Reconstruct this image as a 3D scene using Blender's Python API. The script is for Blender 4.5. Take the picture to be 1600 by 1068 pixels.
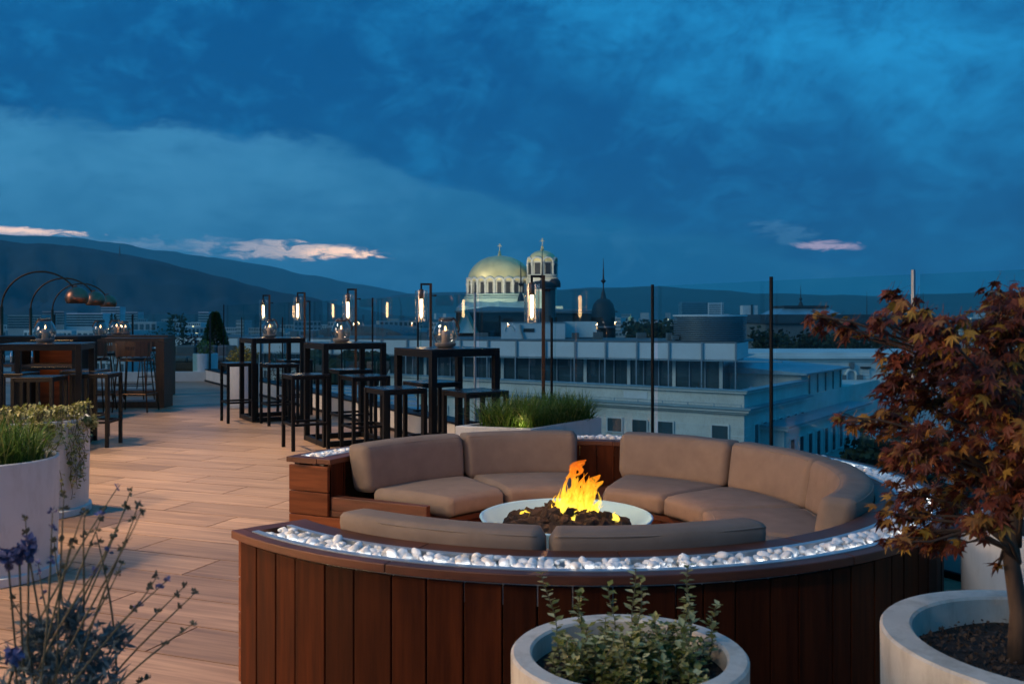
import bpy, math, random
from math import sin, cos, pi, radians as R, sqrt, atan2, hypot
from mathutils import Vector, Matrix, noise as mn
random.seed(7)
SC = bpy.context.scene
for o in list(bpy.data.objects): bpy.data.objects.remove(o)
COL = SC.collection
# ------------------------------------------------------------------ camera (level, lens shifted down)
H, F, YH = 1.366, 1450.0, 495.0
cd = bpy.data.cameras.new('camera'); cam = bpy.data.objects.new('camera', cd); COL.objects.link(cam)
cam.location = (0, 0, H); cam.rotation_euler = (R(90), 0, 0)
cd.sensor_width = 36; cd.lens = 36*F/1600; cd.shift_y = -(534-YH)/1600
cd.clip_start = .05; cd.clip_end = 60000
cd.dof.use_dof = True; cd.dof.focus_distance = 5.5; cd.dof.aperture_fstop = 6.3
SC.camera = cam
SC.view_settings.view_transform = 'Standard'; SC.view_settings.look = 'None'
SC.view_settings.exposure = 0; SC.view_settings.gamma = 1
SC.render.engine = 'CYCLES'
cy = SC.cycles
cy.use_denoising = True; cy.max_bounces = 8; cy.transparent_max_bounces = 40; cy.diffuse_bounces = 3; cy.glossy_bounces = 4
cy.transmission_bounces = 6; cy.volume_bounces = 0; cy.caustics_reflective = False; cy.caustics_refractive = False
cy.sample_clamp_indirect = 4; cy.use_light_tree = True; cy.use_adaptive_sampling = True

def X(px, d): return (px-800)/F*d
def Z(py, d): return H-(py-YH)/F*d

# ------------------------------------------------------------------ world: dusk sky with cloud banks
W = bpy.data.worlds.new('World'); SC.world = W; W.use_nodes = True
def world():
    nt = W.node_tree; N = nt.nodes; L = nt.links; N.clear()
    def node(t, **k):
        n = N.new(t)
        for a, b in k.items(): setattr(n, a, b)
        return n
    def m(op, a, b=None, c=None, clamp=False):
        n = node('ShaderNodeMath', operation=op, use_clamp=clamp)
        for i, v in enumerate((a, b, c)):
            if v is None: continue
            if isinstance(v, (int, float)): n.inputs[i].default_value = v
            else: L.new(v, n.inputs[i])
        return n.outputs[0]
    def mix(f, a, b, mode='MIX'):
        n = node('ShaderNodeMix', data_type='RGBA', blend_type=mode)
        for i, v in ((0, f), (6, a), (7, b)):
            if isinstance(v, (int, float)): n.inputs[i].default_value = v
            elif isinstance(v, tuple): n.inputs[i].default_value = (*v, 1)
            else: L.new(v, n.inputs[i])
        return n.outputs[2]
    def noise(vec, sc, det, rough=.55, dist=0.):
        n = node('ShaderNodeTexNoise'); n.inputs['Scale'].default_value = sc; n.inputs['Detail'].default_value = det
        n.inputs['Roughness'].default_value = rough; n.inputs['Distortion'].default_value = dist
        L.new(vec, n.inputs['Vector']); return n.outputs['Fac']
    def comb(x, y, z):
        n = node('ShaderNodeCombineXYZ')
        for i, v in enumerate((x, y, z)):
            if isinstance(v, (int, float)): n.inputs[i].default_value = v
            else: L.new(v, n.inputs[i])
        return n.outputs[0]
    def smooth(v, a, b):
        n = node('ShaderNodeMapRange', interpolation_type='SMOOTHSTEP'); L.new(v, n.inputs[0])
        n.inputs[1].default_value = a; n.inputs[2].default_value = b; return n.outputs[0]
    tc = node('ShaderNodeTexCoord'); sp = node('ShaderNodeSeparateXYZ'); L.new(tc.outputs['Generated'], sp.inputs[0])
    x, y, z = sp.outputs
    az = m('ARCTAN2', x, y)                       # radians, right positive
    el = m('ARCSINE', z)
    zc = m('ADD', m('MAXIMUM', z, 0.), .10)
    cu = m('DIVIDE', x, zc); cv = m('DIVIDE', y, zc)
    cloudP = comb(cu, m('MULTIPLY', cv, .8), 0.)
    n1 = noise(cloudP, .42, 7, .55, .25)
    n2 = noise(comb(m('ADD', cu, 7.3), cv, 3.), 1.3, 7, .58, .15)
    angP = comb(m('MULTIPLY', az, 2.2), m('MULTIPLY', el, 7.), 0.)
    n3 = noise(angP, 1.6, 6, .55, .4)
    n4 = noise(comb(m('MULTIPLY', m('ADD', az, m('MULTIPLY', el, -.6)), 5.), m('MULTIPLY', m('ADD', el, m('MULTIPLY', az, .3)), 5.), 2.), 2.2, 10, .66, .5)
    n5 = noise(comb(m('MULTIPLY', az, 9.), m('MULTIPLY', el, 30.), 5.), 1.1, 5, .55, .3)
    n7 = noise(comb(m('MULTIPLY', az, 9.), m('MULTIPLY', el, 16.), 12.), 1.7, 9, .66, .6)
    n8 = noise(comb(m('MULTIPLY', m('ADD', az, m('MULTIPLY', el, -.5)), 4.2), m('MULTIPLY', m('ADD', el, m('MULTIPLY', az, .25)), 7.5), 22.), 1.15, 10, .60, .25)
    n6 = noise(comb(m('MULTIPLY', az, 26.), m('MULTIPLY', el, 90.), 8.), 1.2, 7, .65, .8)
    # edge of the dark bank: lower edge falls from left to right
    wob = m('MULTIPLY', m('SUBTRACT', n3, .5), .10)
    wob2 = m('ADD', m('MULTIPLY', m('SUBTRACT', n4, .5), .045), m('MULTIPLY', m('SUBTRACT', n7, .5), .035))
    azc = m('MINIMUM', m('MAXIMUM', az, -1.2), 1.2)
    edge = m('MINIMUM', .183, m('SUBTRACT', .126, m('MULTIPLY', azc, .22)))           # elevation of the lower edge
    d1 = m('ADD', m('ADD', m('SUBTRACT', el, edge), wob), wob2)
    below = m('SUBTRACT', 1., smooth(d1, -.007, .012))              # 1 under the bank (paler sky)
    above = smooth(d1, .05, .24)                                     # 1 well above (paler cloud again)
    above = m('MULTIPLY', above, m('ADD', .62, m('MULTIPLY', smooth(azc, -.45, .5), .38)))
    tex = m('ADD', m('MULTIPLY', m('SUBTRACT', n4, .5), 3.0), m('MULTIPLY', m('SUBTRACT', n8, .5), 4.6))
    dark = (.0, .052, .170); mid = (.004, .130, .37); pale = (.008, .185, .41)
    lum = m('ADD', m('ADD', m('MULTIPLY', above, .44), .03), m('MULTIPLY', m('MULTIPLY', tex, .46), m('ADD', .28, m('MULTIPLY', above, .85))), clamp=True)
    c_up = mix(lum, dark, pale)
    c_lowL = (.036, .180, .335); c_lowR = (.001, .085, .21)
    c_low = mix(smooth(azc, -.35, .12), c_lowL, c_lowR)
    c_low = mix(m('MULTIPLY', m('SUBTRACT', n3, .42), 1.2, clamp=True), c_low, (.018, .15, .31))
    c_low = mix(m('MULTIPLY', m('SUBTRACT', .56, n5), 1.1, clamp=True), c_low, dark)
    c_low = mix(m('MULTIPLY', m('SUBTRACT', n8, .50), 2.2, clamp=True), c_low, (.012, .105, .235))
    det = m('ADD', m('MULTIPLY', m('SUBTRACT', n7, .5), 1.5), m('MULTIPLY', m('SUBTRACT', n4, .5), 1.1))
    c_up = mix(m('MULTIPLY', det, .85, clamp=True), c_up, pale)
    c_up = mix(m('MULTIPLY', det, -1.3, clamp=True), c_up, (.0, .048, .155))
    c_low = mix(m('MULTIPLY', det, -1.0, clamp=True), c_low, (.004, .075, .19))
    c_low = mix(m('MULTIPLY', det, .55, clamp=True), c_low, (.07, .26, .46))
    c = mix(below, c_up, c_low)
    # second thin dark layer near the horizon, right of centre
    hz = m('SUBTRACT', 1., smooth(m('ADD', el, m('MULTIPLY', m('SUBTRACT', n5, .5), .03)), .015, .062))
    c = mix(m('MULTIPLY', hz, .55), c, (.004, .085, .215))
    # sunset gaps in the cloud
    def gap(px, py, rx, ry, col, s, lo=.46):
        a0 = math.atan((px-800)/F); e0 = math.atan((YH-py)/F*cos(a0))
        da = m('DIVIDE', m('SUBTRACT', az, a0), rx/F); de = m('DIVIDE', m('SUBTRACT', el, e0), ry/F)
        de = m('ADD', de, m('MULTIPLY', da, .22))
        r = m('ADD', m('MULTIPLY', da, da), m('MULTIPLY', de, de))
        g = m('SUBTRACT', 1., smooth(m('ADD', m('ADD', r, m('MULTIPLY', m('SUBTRACT', n6, .5), 4.2)), m('MULTIPLY', m('SUBTRACT', n5, .5), 2.4)), .0, 1.0))
        return m('MULTIPLY', g, s), col
    for a in ((450, 391, 150, 14, (1.05, .78, .62), .95), (530, 396, 70, 9, (1.9, 1.2, .78), 1.),
              (30, 361, 120, 7, (1.6, 1.05, .76), .9), (330, 386, 170, 16, (.20, .30, .45), .6),
              (1300, 384, 52, 9, (.62, .46, .58), .85), (1220, 362, 50, 22, (.07, .20, .36), .45), (100, 376, 260, 12, (.16, .28, .42), .6)):
        g, col = gap(*a); c = mix(g, c, col)
    sky = node('ShaderNodeTexSky', sky_type='NISHITA'); sky.sun_disc = False
    sky.sun_elevation = R(1.5); sky.sun_rotation = R(-115)
    bgN = node('ShaderNodeBackground'); L.new(sky.outputs[0], bgN.inputs[0]); bgN.inputs[1].default_value = .006
    # under the horizon: dull ground colour
    c = mix(smooth(el, -.05, -.005), (.004, .02, .04), c)
    bgC = node('ShaderNodeBackground'); L.new(c, bgC.inputs[0]); bgC.inputs[1].default_value = 1.72
    ad = node('ShaderNodeAddShader'); L.new(bgN.outputs[0], ad.inputs[0]); L.new(bgC.outputs[0], ad.inputs[1])
    out = node('ShaderNodeOutputWorld'); L.new(ad.outputs[0], out.inputs[0])
world()
sl = bpy.data.lights.new('sun', 'SUN'); sun = bpy.data.objects.new('sun', sl); COL.objects.link(sun)
sl.energy = .95; sl.angle = R(25); sl.color = (1, .90, .80)
sun.rotation_euler = Vector((-.85, -.45, .42)).to_track_quat('Z', 'Y').to_euler()   # afterglow from behind left

# ------------------------------------------------------------------ helpers
def tag(o, label=None, cat=None, group=None, kind=None):
    if label: o['label'] = label
    if cat: o['category'] = cat
    if group: o['group'] = group
    if kind: o['kind'] = kind
    return o
def empty(name, loc=(0, 0, 0), rz=0, label=None, cat=None, group=None):
    o = bpy.data.objects.new(name, None); COL.objects.link(o); o.location = loc; o.rotation_euler = (0, 0, rz)
    o.empty_display_size = .1
    return tag(o, label, cat, group)
def kids(o): return [c for c in bpy.data.objects if c.parent == o]
def copy_tree(o, parent=None, table=None):
    if table is None:
        table = {}
        for c in bpy.data.objects:
            if c.parent: table.setdefault(c.parent, []).append(c)
    c = o.copy(); COL.objects.link(c)
    if parent: c.parent = parent
    for ch in table.get(o, []): copy_tree(ch, c, table)
    return c
class MB:
    def __init__(s): s.v = []; s.f = []
    def add(s, v, f):
        n = len(s.v); s.v += [tuple(p) for p in v]; s.f += [tuple(i+n for i in q) for q in f]; return s
    def box(s, c, d, rz=0, M=None):
        x, y, z = d[0]/2, d[1]/2, d[2]/2
        vs = [(-x,-y,-z),(x,-y,-z),(x,y,-z),(-x,y,-z),(-x,-y,z),(x,-y,z),(x,y,z),(-x,y,z)]
        if M: vs = [M @ Vector(p) for p in vs]
        ca, sa = cos(rz), sin(rz)
        vs = [(c[0]+p[0]*ca-p[1]*sa, c[1]+p[0]*sa+p[1]*ca, c[2]+p[2]) for p in vs]
        return s.add(vs, [(0,3,2,1),(4,5,6,7),(0,1,5,4),(1,2,6,5),(2,3,7,6),(3,0,4,7)])
    def span(s, a, b, rz=0): # box from min corner to max corner
        return s.box([(a[i]+b[i])/2 for i in range(3)], [b[i]-a[i] for i in range(3)], rz)
    def prism(s, poly, z0, z1):
        n = len(poly); v = [(p[0], p[1], z0) for p in poly]+[(p[0], p[1], z1) for p in poly]
        return s.add(v, [tuple(range(n))[::-1], tuple(range(n, 2*n))]+[(i, (i+1) % n, (i+1) % n+n, i+n) for i in range(n)])
    def tube(s, pts, r, n=8, cap=True):
        pts = [Vector(p) for p in pts]; rs = r if isinstance(r, (list, tuple)) else [r]*len(pts)
        v = []; up = None
        for i, p in enumerate(pts):
            t = (pts[min(i+1, len(pts)-1)]-pts[max(i-1, 0)]).normalized()
            if up is None: up = t.orthogonal().normalized()
            up = (up-t*up.dot(t)).normalized(); b = t.cross(up)
            for k in range(n):
                a = 2*pi*k/n; v.append(p+(up*cos(a)+b*sin(a))*rs[i])
        f = [(i*n+k, i*n+(k+1) % n, (i+1)*n+(k+1) % n, (i+1)*n+k) for i in range(len(pts)-1) for k in range(n)]
        if cap: f += [tuple(range(n))[::-1], tuple(range((len(pts)-1)*n, len(pts)*n))]
        return s.add(v, f)
    def lathe(s, prof, n=32, c=(0, 0, 0), closed=False):
        v = []; m = len(prof)
        for r, z in prof:
            for k in range(n):
                a = 2*pi*k/n; v.append((c[0]+r*cos(a), c[1]+r*sin(a), c[2]+z))
        f = [(i*n+k, i*n+(k+1) % n, ((i+1) % m)*n+(k+1) % n, ((i+1) % m)*n+k) for i in range(m if closed else m-1) for k in range(n)]
        if not closed:
            if prof[0][0] > 1e-6: f.append(tuple(range(n))[::-1])
            if prof[-1][0] > 1e-6: f.append(tuple(range((m-1)*n, m*n)))
        return s.add(v, f)
    def ring(s, r0, r1, z0, z1, a0, a1, n, c=(0, 0)):  # arc block between radii
        v = []
        for i in range(n+1):
            a = a0+(a1-a0)*i/n
            for r, z in ((r0, z0), (r1, z0), (r1, z1), (r0, z1)): v.append((c[0]+r*cos(a), c[1]+r*sin(a), z))
        f = [(i*4+k, i*4+(k+1) % 4, (i+1)*4+(k+1) % 4, (i+1)*4+k) for i in range(n) for k in range(4)]
        return s.add(v, f+[(0, 1, 2, 3)[::-1], tuple(n*4+k for k in range(4))])
    def mesh(s, name, mat, smooth=False):
        me = bpy.data.meshes.new(name); me.from_pydata(s.v, [], s.f); me.validate()
        if mat:
            me.materials.append(mat)
        if smooth: me.polygons.foreach_set('use_smooth', [True]*len(me.polygons))
        me.update(); return me
    def build(s, name, mat, parent=None, smooth=False, bevel=0, loc=None, auto=None):
        return obj(name, s.mesh(name, mat, smooth), parent, bevel, loc, auto)
def obj(name, me, parent=None, bevel=0, loc=None, auto=None, rz=None):
    o = bpy.data.objects.new(name, me); COL.objects.link(o)
    if parent: o.parent = parent
    if loc: o.location = loc
    if rz is not None: o.rotation_euler = (0, 0, rz)
    if bevel:
        b = o.modifiers.new('bevel', 'BEVEL'); b.width = bevel; b.segments = 2; b.limit_method = 'ANGLE'; b.angle_limit = R(40)
    if auto:
        for p in me.polygons: p.use_smooth = True
        me.set_sharp_from_angle(angle=R(auto))
    return o
def structure(o, label=None): o['kind'] = 'structure'; return o

# ------------------------------------------------------------------ materials
def newmat(name):
    m = bpy.data.materials.new(name); m.use_nodes = True; nt = m.node_tree
    return m, nt, nt.nodes['Principled BSDF'], nt.nodes['Material Output']
def pbr(name, col, rough=.6, metal=0., var=.15, scale=6., stretch=(1, 1, 1), bump=0., bscale=None, rnd=0., col2=None, det=5., spec=.5,
        island=False, coords='Object', rvar=.0, trans=0., bdist=.01, hue=None, knots=None, stain=0.):
    m, nt, P, out = newmat(name); N, L = nt.nodes, nt.links
    tc = N.new('ShaderNodeTexCoord'); oi = N.new('ShaderNodeObjectInfo'); geo = N.new('ShaderNodeNewGeometry')
    ran = geo.outputs['Random Per Island'] if island else oi.outputs['Random']
    mp = N.new('ShaderNodeMapping'); L.new(tc.outputs[coords], mp.inputs[0]); mp.inputs['Scale'].default_value = stretch
    mr = N.new('ShaderNodeMath'); mr.operation = 'MULTIPLY'; L.new(ran, mr.inputs[0]); mr.inputs[1].default_value = 37.
    cx = N.new('ShaderNodeCombineXYZ')
    for i in range(3): L.new(mr.outputs[0], cx.inputs[i])
    L.new(cx.outputs[0], mp.inputs['Location'])
    no = N.new('ShaderNodeTexNoise'); no.inputs['Scale'].default_value = scale; no.inputs['Detail'].default_value = det
    no.inputs['Roughness'].default_value = .6; L.new(mp.outputs[0], no.inputs['Vector'])
    ra = N.new('ShaderNodeMapRange'); L.new(no.outputs['Fac'], ra.inputs[0])
    ra.inputs[1].default_value = .28; ra.inputs[2].default_value = .72
    mx = N.new('ShaderNodeMix'); mx.data_type = 'RGBA'; L.new(ra.outputs[0], mx.inputs[0])
    c2 = col2 or tuple(min(1, c*(1+var)) for c in col); c1 = col if col2 else tuple(c*(1-var) for c in col)
    mx.inputs[6].default_value = (*c1, 1); mx.inputs[7].default_value = (*c2, 1)
    res = mx.outputs[2]
    if hue:
        h2 = N.new('ShaderNodeMix'); h2.data_type = 'RGBA'; rr = N.new('ShaderNodeMapRange'); L.new(ran, rr.inputs[0])
        rr.inputs[1].default_value = hue[1]; rr.inputs[2].default_value = 1.; L.new(rr.outputs[0], h2.inputs[0])
        L.new(res, h2.inputs[6]); h2.inputs[7].default_value = (*hue[0], 1); res = h2.outputs[2]
    if rnd:
        v = N.new('ShaderNodeMapRange'); L.new(ran, v.inputs[0]); v.inputs[3].default_value = 1-rnd; v.inputs[4].default_value = 1+rnd
        hs = N.new('ShaderNodeHueSaturation'); L.new(v.outputs[0], hs.inputs['Value']); L.new(res, hs.inputs['Color']); res = hs.outputs[0]
    if knots:
        k2 = N.new('ShaderNodeMapping'); k2.inputs['Scale'].default_value = knots; L.new(mp.outputs[0], k2.inputs[0]) if False else L.new(tc.outputs[coords], k2.inputs[0]); L.new(cx.outputs[0], k2.inputs['Location'])
        vo = N.new('ShaderNodeTexVoronoi'); vo.inputs['Scale'].default_value = 6.; L.new(k2.outputs[0], vo.inputs['Vector'])
        km = N.new('ShaderNodeMapRange'); L.new(vo.outputs['Distance'], km.inputs[0]); km.inputs[1].default_value = .05; km.inputs[2].default_value = .13; km.inputs[3].default_value = .75; km.inputs[4].default_value = 0.
        kx = N.new('ShaderNodeMix'); kx.data_type = 'RGBA'; L.new(km.outputs[0], kx.inputs[0]); L.new(res, kx.inputs[6]); kx.inputs[7].default_value = (.008, .003, .0015, 1); res = kx.outputs[2]
    if stain:
        sn = N.new('ShaderNodeTexNoise'); sn.inputs['Scale'].default_value = 5.; sn.inputs['Detail'].default_value = 8; sn.inputs['Roughness'].default_value = .7
        sm_ = N.new('ShaderNodeMapping'); sm_.inputs['Scale'].default_value = (2.5, 2.5, .7); L.new(tc.outputs[coords], sm_.inputs[0]); L.new(sm_.outputs[0], sn.inputs['Vector'])
        sr = N.new('ShaderNodeMapRange'); L.new(sn.outputs['Fac'], sr.inputs[0]); sr.inputs[1].default_value = .48; sr.inputs[2].default_value = .72; sr.inputs[4].default_value = stain
        sx = N.new('ShaderNodeMix'); sx.data_type = 'RGBA'; sx.blend_type = 'MULTIPLY'; L.new(sr.outputs[0], sx.inputs[0]); L.new(res, sx.inputs[6]); sx.inputs[7].default_value = (.52, .47, .40, 1); res = sx.outputs[2]
    L.new(res, P.inputs['Base Color'])
    P.inputs['Roughness'].default_value = rough; P.inputs['Metallic'].default_value = metal
    P.inputs['Specular IOR Level'].default_value = spec
    if rvar:
        v = N.new('ShaderNodeMapRange'); L.new(no.outputs['Fac'], v.inputs[0]); v.inputs[3].default_value = rough-rvar; v.inputs[4].default_value = rough+rvar
        L.new(v.outputs[0], P.inputs['Roughness'])
    if bump:
        b = N.new('ShaderNodeBump'); b.inputs['Strength'].default_value = bump; b.inputs['Distance'].default_value = bdist
        if bscale:
            n2 = N.new('ShaderNodeTexNoise'); n2.inputs['Scale'].default_value = bscale; n2.inputs['Detail'].default_value = 4
            L.new(mp.outputs[0], n2.inputs['Vector']); L.new(n2.outputs['Fac'], b.inputs['Height'])
        else: L.new(no.outputs['Fac'], b.inputs['Height'])
        L.new(b.outputs[0], P.inputs['Normal'])
    if trans:
        tr = N.new('ShaderNodeBsdfTranslucent'); L.new(res, tr.inputs[0]); ms = N.new('ShaderNodeMixShader'); ms.inputs[0].default_value = trans
        L.new(P.outputs[0], ms.inputs[1]); L.new(tr.outputs[0], ms.inputs[2]); L.new(ms.outputs[0], out.inputs[0])
    return m
def emis(name, col, s):
    m, nt, P, out = newmat(name); e = nt.nodes.new('ShaderNodeEmission'); e.inputs[0].default_value = (*col, 1); e.inputs[1].default_value = s
    nt.nodes.remove(P); nt.links.new(e.outputs[0], out.inputs[0]); return m
def glassy(name, tint, ior=1.45, rough=0., gl=(1, 1, 1), boost=1., both=False):
    m, nt, P, out = newmat(name); N, L = nt.nodes, nt.links; N.remove(P)
    t = N.new('ShaderNodeBsdfTransparent'); t.inputs[0].default_value = (*tint, 1)
    g = N.new('ShaderNodeBsdfGlossy'); g.inputs[0].default_value = (*gl, 1); g.inputs['Roughness'].default_value = rough
    fr = N.new('ShaderNodeFresnel'); fr.inputs[0].default_value = ior
    mu = N.new('ShaderNodeMath'); mu.operation = 'MULTIPLY'; mu.use_clamp = True; mu.inputs[1].default_value = boost; L.new(fr.outputs[0], mu.inputs[0])
    if both:  # same reflectance from inside and outside (thin sheet)
        g0 = N.new('ShaderNodeNewGeometry'); mi = N.new('ShaderNodeMapRange'); L.new(g0.outputs['Backfacing'], mi.inputs[0]); mi.inputs[3].default_value = ior; mi.inputs[4].default_value = 1/ior; L.new(mi.outputs[0], fr.inputs[0])
    geo = N.new('ShaderNodeNewGeometry'); iv = N.new('ShaderNodeMath'); iv.operation = 'SUBTRACT'; iv.inputs[0].default_value = 1.; L.new(geo.outputs['Backfacing'], iv.inputs[1])
    m2 = N.new('ShaderNodeMath'); m2.operation = 'MULTIPLY'; L.new(mu.outputs[0], m2.inputs[0]); L.new(iv.outputs[0], m2.inputs[1])
    ms = N.new('ShaderNodeMixShader'); L.new((mu if both else m2).outputs[0], ms.inputs[0]); L.new(t.outputs[0], ms.inputs[1]); L.new(g.outputs[0], ms.inputs[2])
    L.new(ms.outputs[0], out.inputs[0]); return m
M = {}
M['cedar'] = pbr('cedar_wood', (.020, .0044, .0013), .55, var=.5, col2=(.070, .0165, .0045), scale=5, stretch=(6, 6, .45), rnd=.35, bump=.35, bdist=.002, spec=.1, rvar=.08, knots=(1, 1, .28))
M['cap'] = pbr('oiled_cap_wood', (.055, .018, .009), .5, col2=(.13, .042, .02), scale=4, stretch=(1.2, 1.2, 8), rnd=.18, bump=.2, bdist=.001, spec=.4)
M['floor'] = pbr('wood_look_tile', (.215, .125, .072), .42, col2=(.52, .325, .205), scale=3.0, stretch=(.45, 10, 10), rnd=.20, bump=.12, bdist=.002, spec=.45, rvar=.08, det=7)
M['grout'] = pbr('dark_joint', (.008, .005, .004), .95)
M['fabric'] = pbr('taupe_fabric', (.20, .155, .125), .92, var=.12, scale=9, bump=.30, bscale=420, bdist=.0012, rnd=.06, spec=.2)
M['piping'] = pbr('taupe_piping', (.19, .15, .12), .9, var=.05)
M['black'] = pbr('black_powder_coat', (.0045, .0045, .005), .45, var=.2, spec=.22)
M['blacktop'] = pbr('dark_table_top', (.010, .010, .012), .25, var=.25, scale=14, spec=.55, rvar=.08)
M['steel'] = pbr('brushed_steel', (.42, .44, .46), .35, metal=.9, var=.1)
M['tray'] = pbr('zinc_tray', (.50, .56, .60), .32, metal=.7, var=.1)
M['pebble_s'] = pbr('white_pebble_fill', (.84, .83, .80), .6, var=.1, scale=30, rnd=.14, island=True, hue=((.42, .38, .33), .80))
M['pebble'] = pbr('white_pebble', (.84, .83, .80), .6, hue=((.42, .38, .33), .80), var=.1, scale=30, bump=.15, rnd=.12, bdist=.004)
M['lava'] = pbr('lava_rock', (.007, .005, .004), .85, col2=(.050, .028, .018), scale=14, bump=.9, bdist=.02, rnd=.3)
M['white'] = pbr('white_planter', (.58, .59, .58), .55, var=.06, stain=.35, scale=3, bump=.1, bscale=60, bdist=.002)
M['stonewhite'] = pbr('cast_stone_planter', (.62, .57, .48), .7, var=.12, scale=9, stain=.7, bump=.25, bscale=90, bdist=.003)
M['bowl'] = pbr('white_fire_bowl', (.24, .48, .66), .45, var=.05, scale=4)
M['soil'] = pbr('potting_soil', (.010, .007, .005), .95, col2=(.045, .028, .018), scale=45, bump=1., bdist=.02)
M['brass'] = pbr('aged_brass', (.46, .19, .11), .36, metal=1., var=.2, scale=9)
M['bronze'] = pbr('bronze_pole', (.09, .05, .028), .38, metal=.8, var=.2)
M['glass'] = glassy('fence_glass', (.80, .935, .92), 1.5, boost=.9)
M['clear'] = glassy('clear_lamp_glass', (.95, .945, .93), 1.5, boost=2.2, both=True)
M['smoke'] = glassy('smoky_lantern_glass', (.80, .78, .76), 1.55, boost=1.6, both=True)
M['bulb'] = emis('filament_glow', (1, .66, .30), 16.)
M['candle'] = pbr('candle_wax', (.72, .60, .50), .5, var=.03)
M['flame'] = emis('candle_flame', (1, .62, .22), 25)
M['concrete'] = pbr('concrete_dish', (.20, .19, .18), .8, var=.15, scale=30)
M['leather'] = pbr('dark_leather', (.025, .014, .010), .5)
M['kerb'] = pbr('pale_render_kerb', (.60, .55, .49), .8, var=.08, scale=4)
M['facade'] = pbr('pale_facade', (.72, .72, .68), .8, var=.16, stain=.5, scale=.35, bump=.2, bdist=.05, det=8)
M['facade2'] = pbr('rusticated_stone', (.72, .74, .73), .8, var=.16, scale=.4, bump=.2, bdist=.05, det=8)
M['ledge'] = pbr('zinc_ledge', (.30, .42, .48), .38, metal=.4, var=.2, scale=.6)
M['winglass'] = pbr('dark_window_glass', (.05, .085, .10), .12, var=.3, scale=.5, spec=.8)
M['roofgrey'] = pbr('grey_roof_felt', (.14, .16, .17), .75, var=.3, scale=.5)
M['darkroof'] = pbr('dark_mansard_metal', (.028, .026, .026), .6, var=.4, scale=.6)
M['copper'] = pbr('green_copper', (.06, .26, .21), .6, var=.25, scale=.3)
M['gold'] = pbr('gilded_dome', (.84, .72, .34), .42, metal=.3, var=.14, scale=.25)
M['church'] = pbr('pale_church_stone', (.55, .56, .50), .8, var=.12, scale=.3)
M['louvre'] = pbr('metal_louvre', (.26, .32, .37), .45, metal=.4, var=.1)
M['panelwhite'] = pbr('white_roof_panel', (.74,.76,.78), .6, var=.06, scale=.6)
M['city'] = pbr('city_render', (.45, .48, .5), .85, var=.25, scale=.05, rnd=.35)
M['bluegl'] = pbr('blue_curtain_wall', (.10, .22, .30), .2, var=.2, scale=.2, spec=.8)
M['treefar'] = pbr('far_foliage', (.018, .032, .014), .9, var=.5, scale=.3, island=True, rnd=.4)
M['hill'] = pbr('forested_hill', (.02, .045, .055), .95, var=.5, scale=.006)
M['ground'] = pbr('city_ground', (.05, .06, .055), .95, var=.5, scale=.02)
M['grassb'] = pbr('grass_blades', (.065, .14, .014), .6, var=.3, island=True, rnd=.45, trans=.25, hue=((.16, .17, .05), .7), spec=.3)
M['vari'] = pbr('variegated_leaf', (.20, .21, .04), .55, island=True, rnd=.3, trans=.2, hue=((.50, .47, .24), .35), spec=.35)
M['gold_leaf'] = pbr('golden_shrub_leaf', (.20, .17, .025), .6, island=True, rnd=.35, trans=.25, hue=((.36, .30, .06), .5))
M['greenleaf'] = pbr('shrub_leaf', (.025, .05, .014), .6, island=True, rnd=.4, trans=.2)
M['topiary'] = pbr('topiary_leaf', (.06, .095, .02), .7, island=True, rnd=.4, trans=.15)
M['purpleleaf'] = pbr('purple_shrub_leaf', (.05, .014, .02), .6, island=True, rnd=.4, trans=.15)
M['maple'] = pbr('maple_leaf', (.10, .019, .012), .5, col2=(.20, .048, .018), island=True, rnd=.5, trans=.3, hue=((.26, .15, .02), .62), spec=.4, scale=20)
M['bark'] = pbr('maple_bark', (.045, .026, .017), .8, col2=(.10, .062, .038), scale=20, stretch=(3, 3, .6), bump=.5, bdist=.004)
M['twig'] = pbr('green_stem', (.10, .09, .05), .7, var=.3)
M['lavleaf'] = pbr('lavender_leaf', (.13, .17, .17), .8, island=True, rnd=.3, trans=.15)
M['lavflower'] = pbr('lavender_flower', (.15, .135, .25), .8, island=True, rnd=.4)
M['walnut'] = pbr('walnut_wood', (.045, .018, .008), .5, col2=(.11, .046, .02), scale=6, stretch=(8, 8, .6), rnd=.15, bump=.1, bdist=.001)
M['chrome'] = pbr('chrome', (.6, .6, .6), .15, metal=1., var=.05)
M['greycush'] = pbr('grey_outdoor_cushion', (.12, .125, .13), .9, var=.1)
M['warmwin'] = emis('lit_restaurant_window', (1, .60, .30), 16.)
M['led'] = emis('led_strip', (.95, .97, 1.), 12.)
M['ledwarm'] = emis('warm_led_strip', (1, .60, .28), 5.)
M['wallb'] = pbr('restaurant_wall', (.30, .27, .24), .8)
M['rock'] = pbr('bare_dark_rock', (.03, .035, .03), .9, var=.3)

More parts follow.
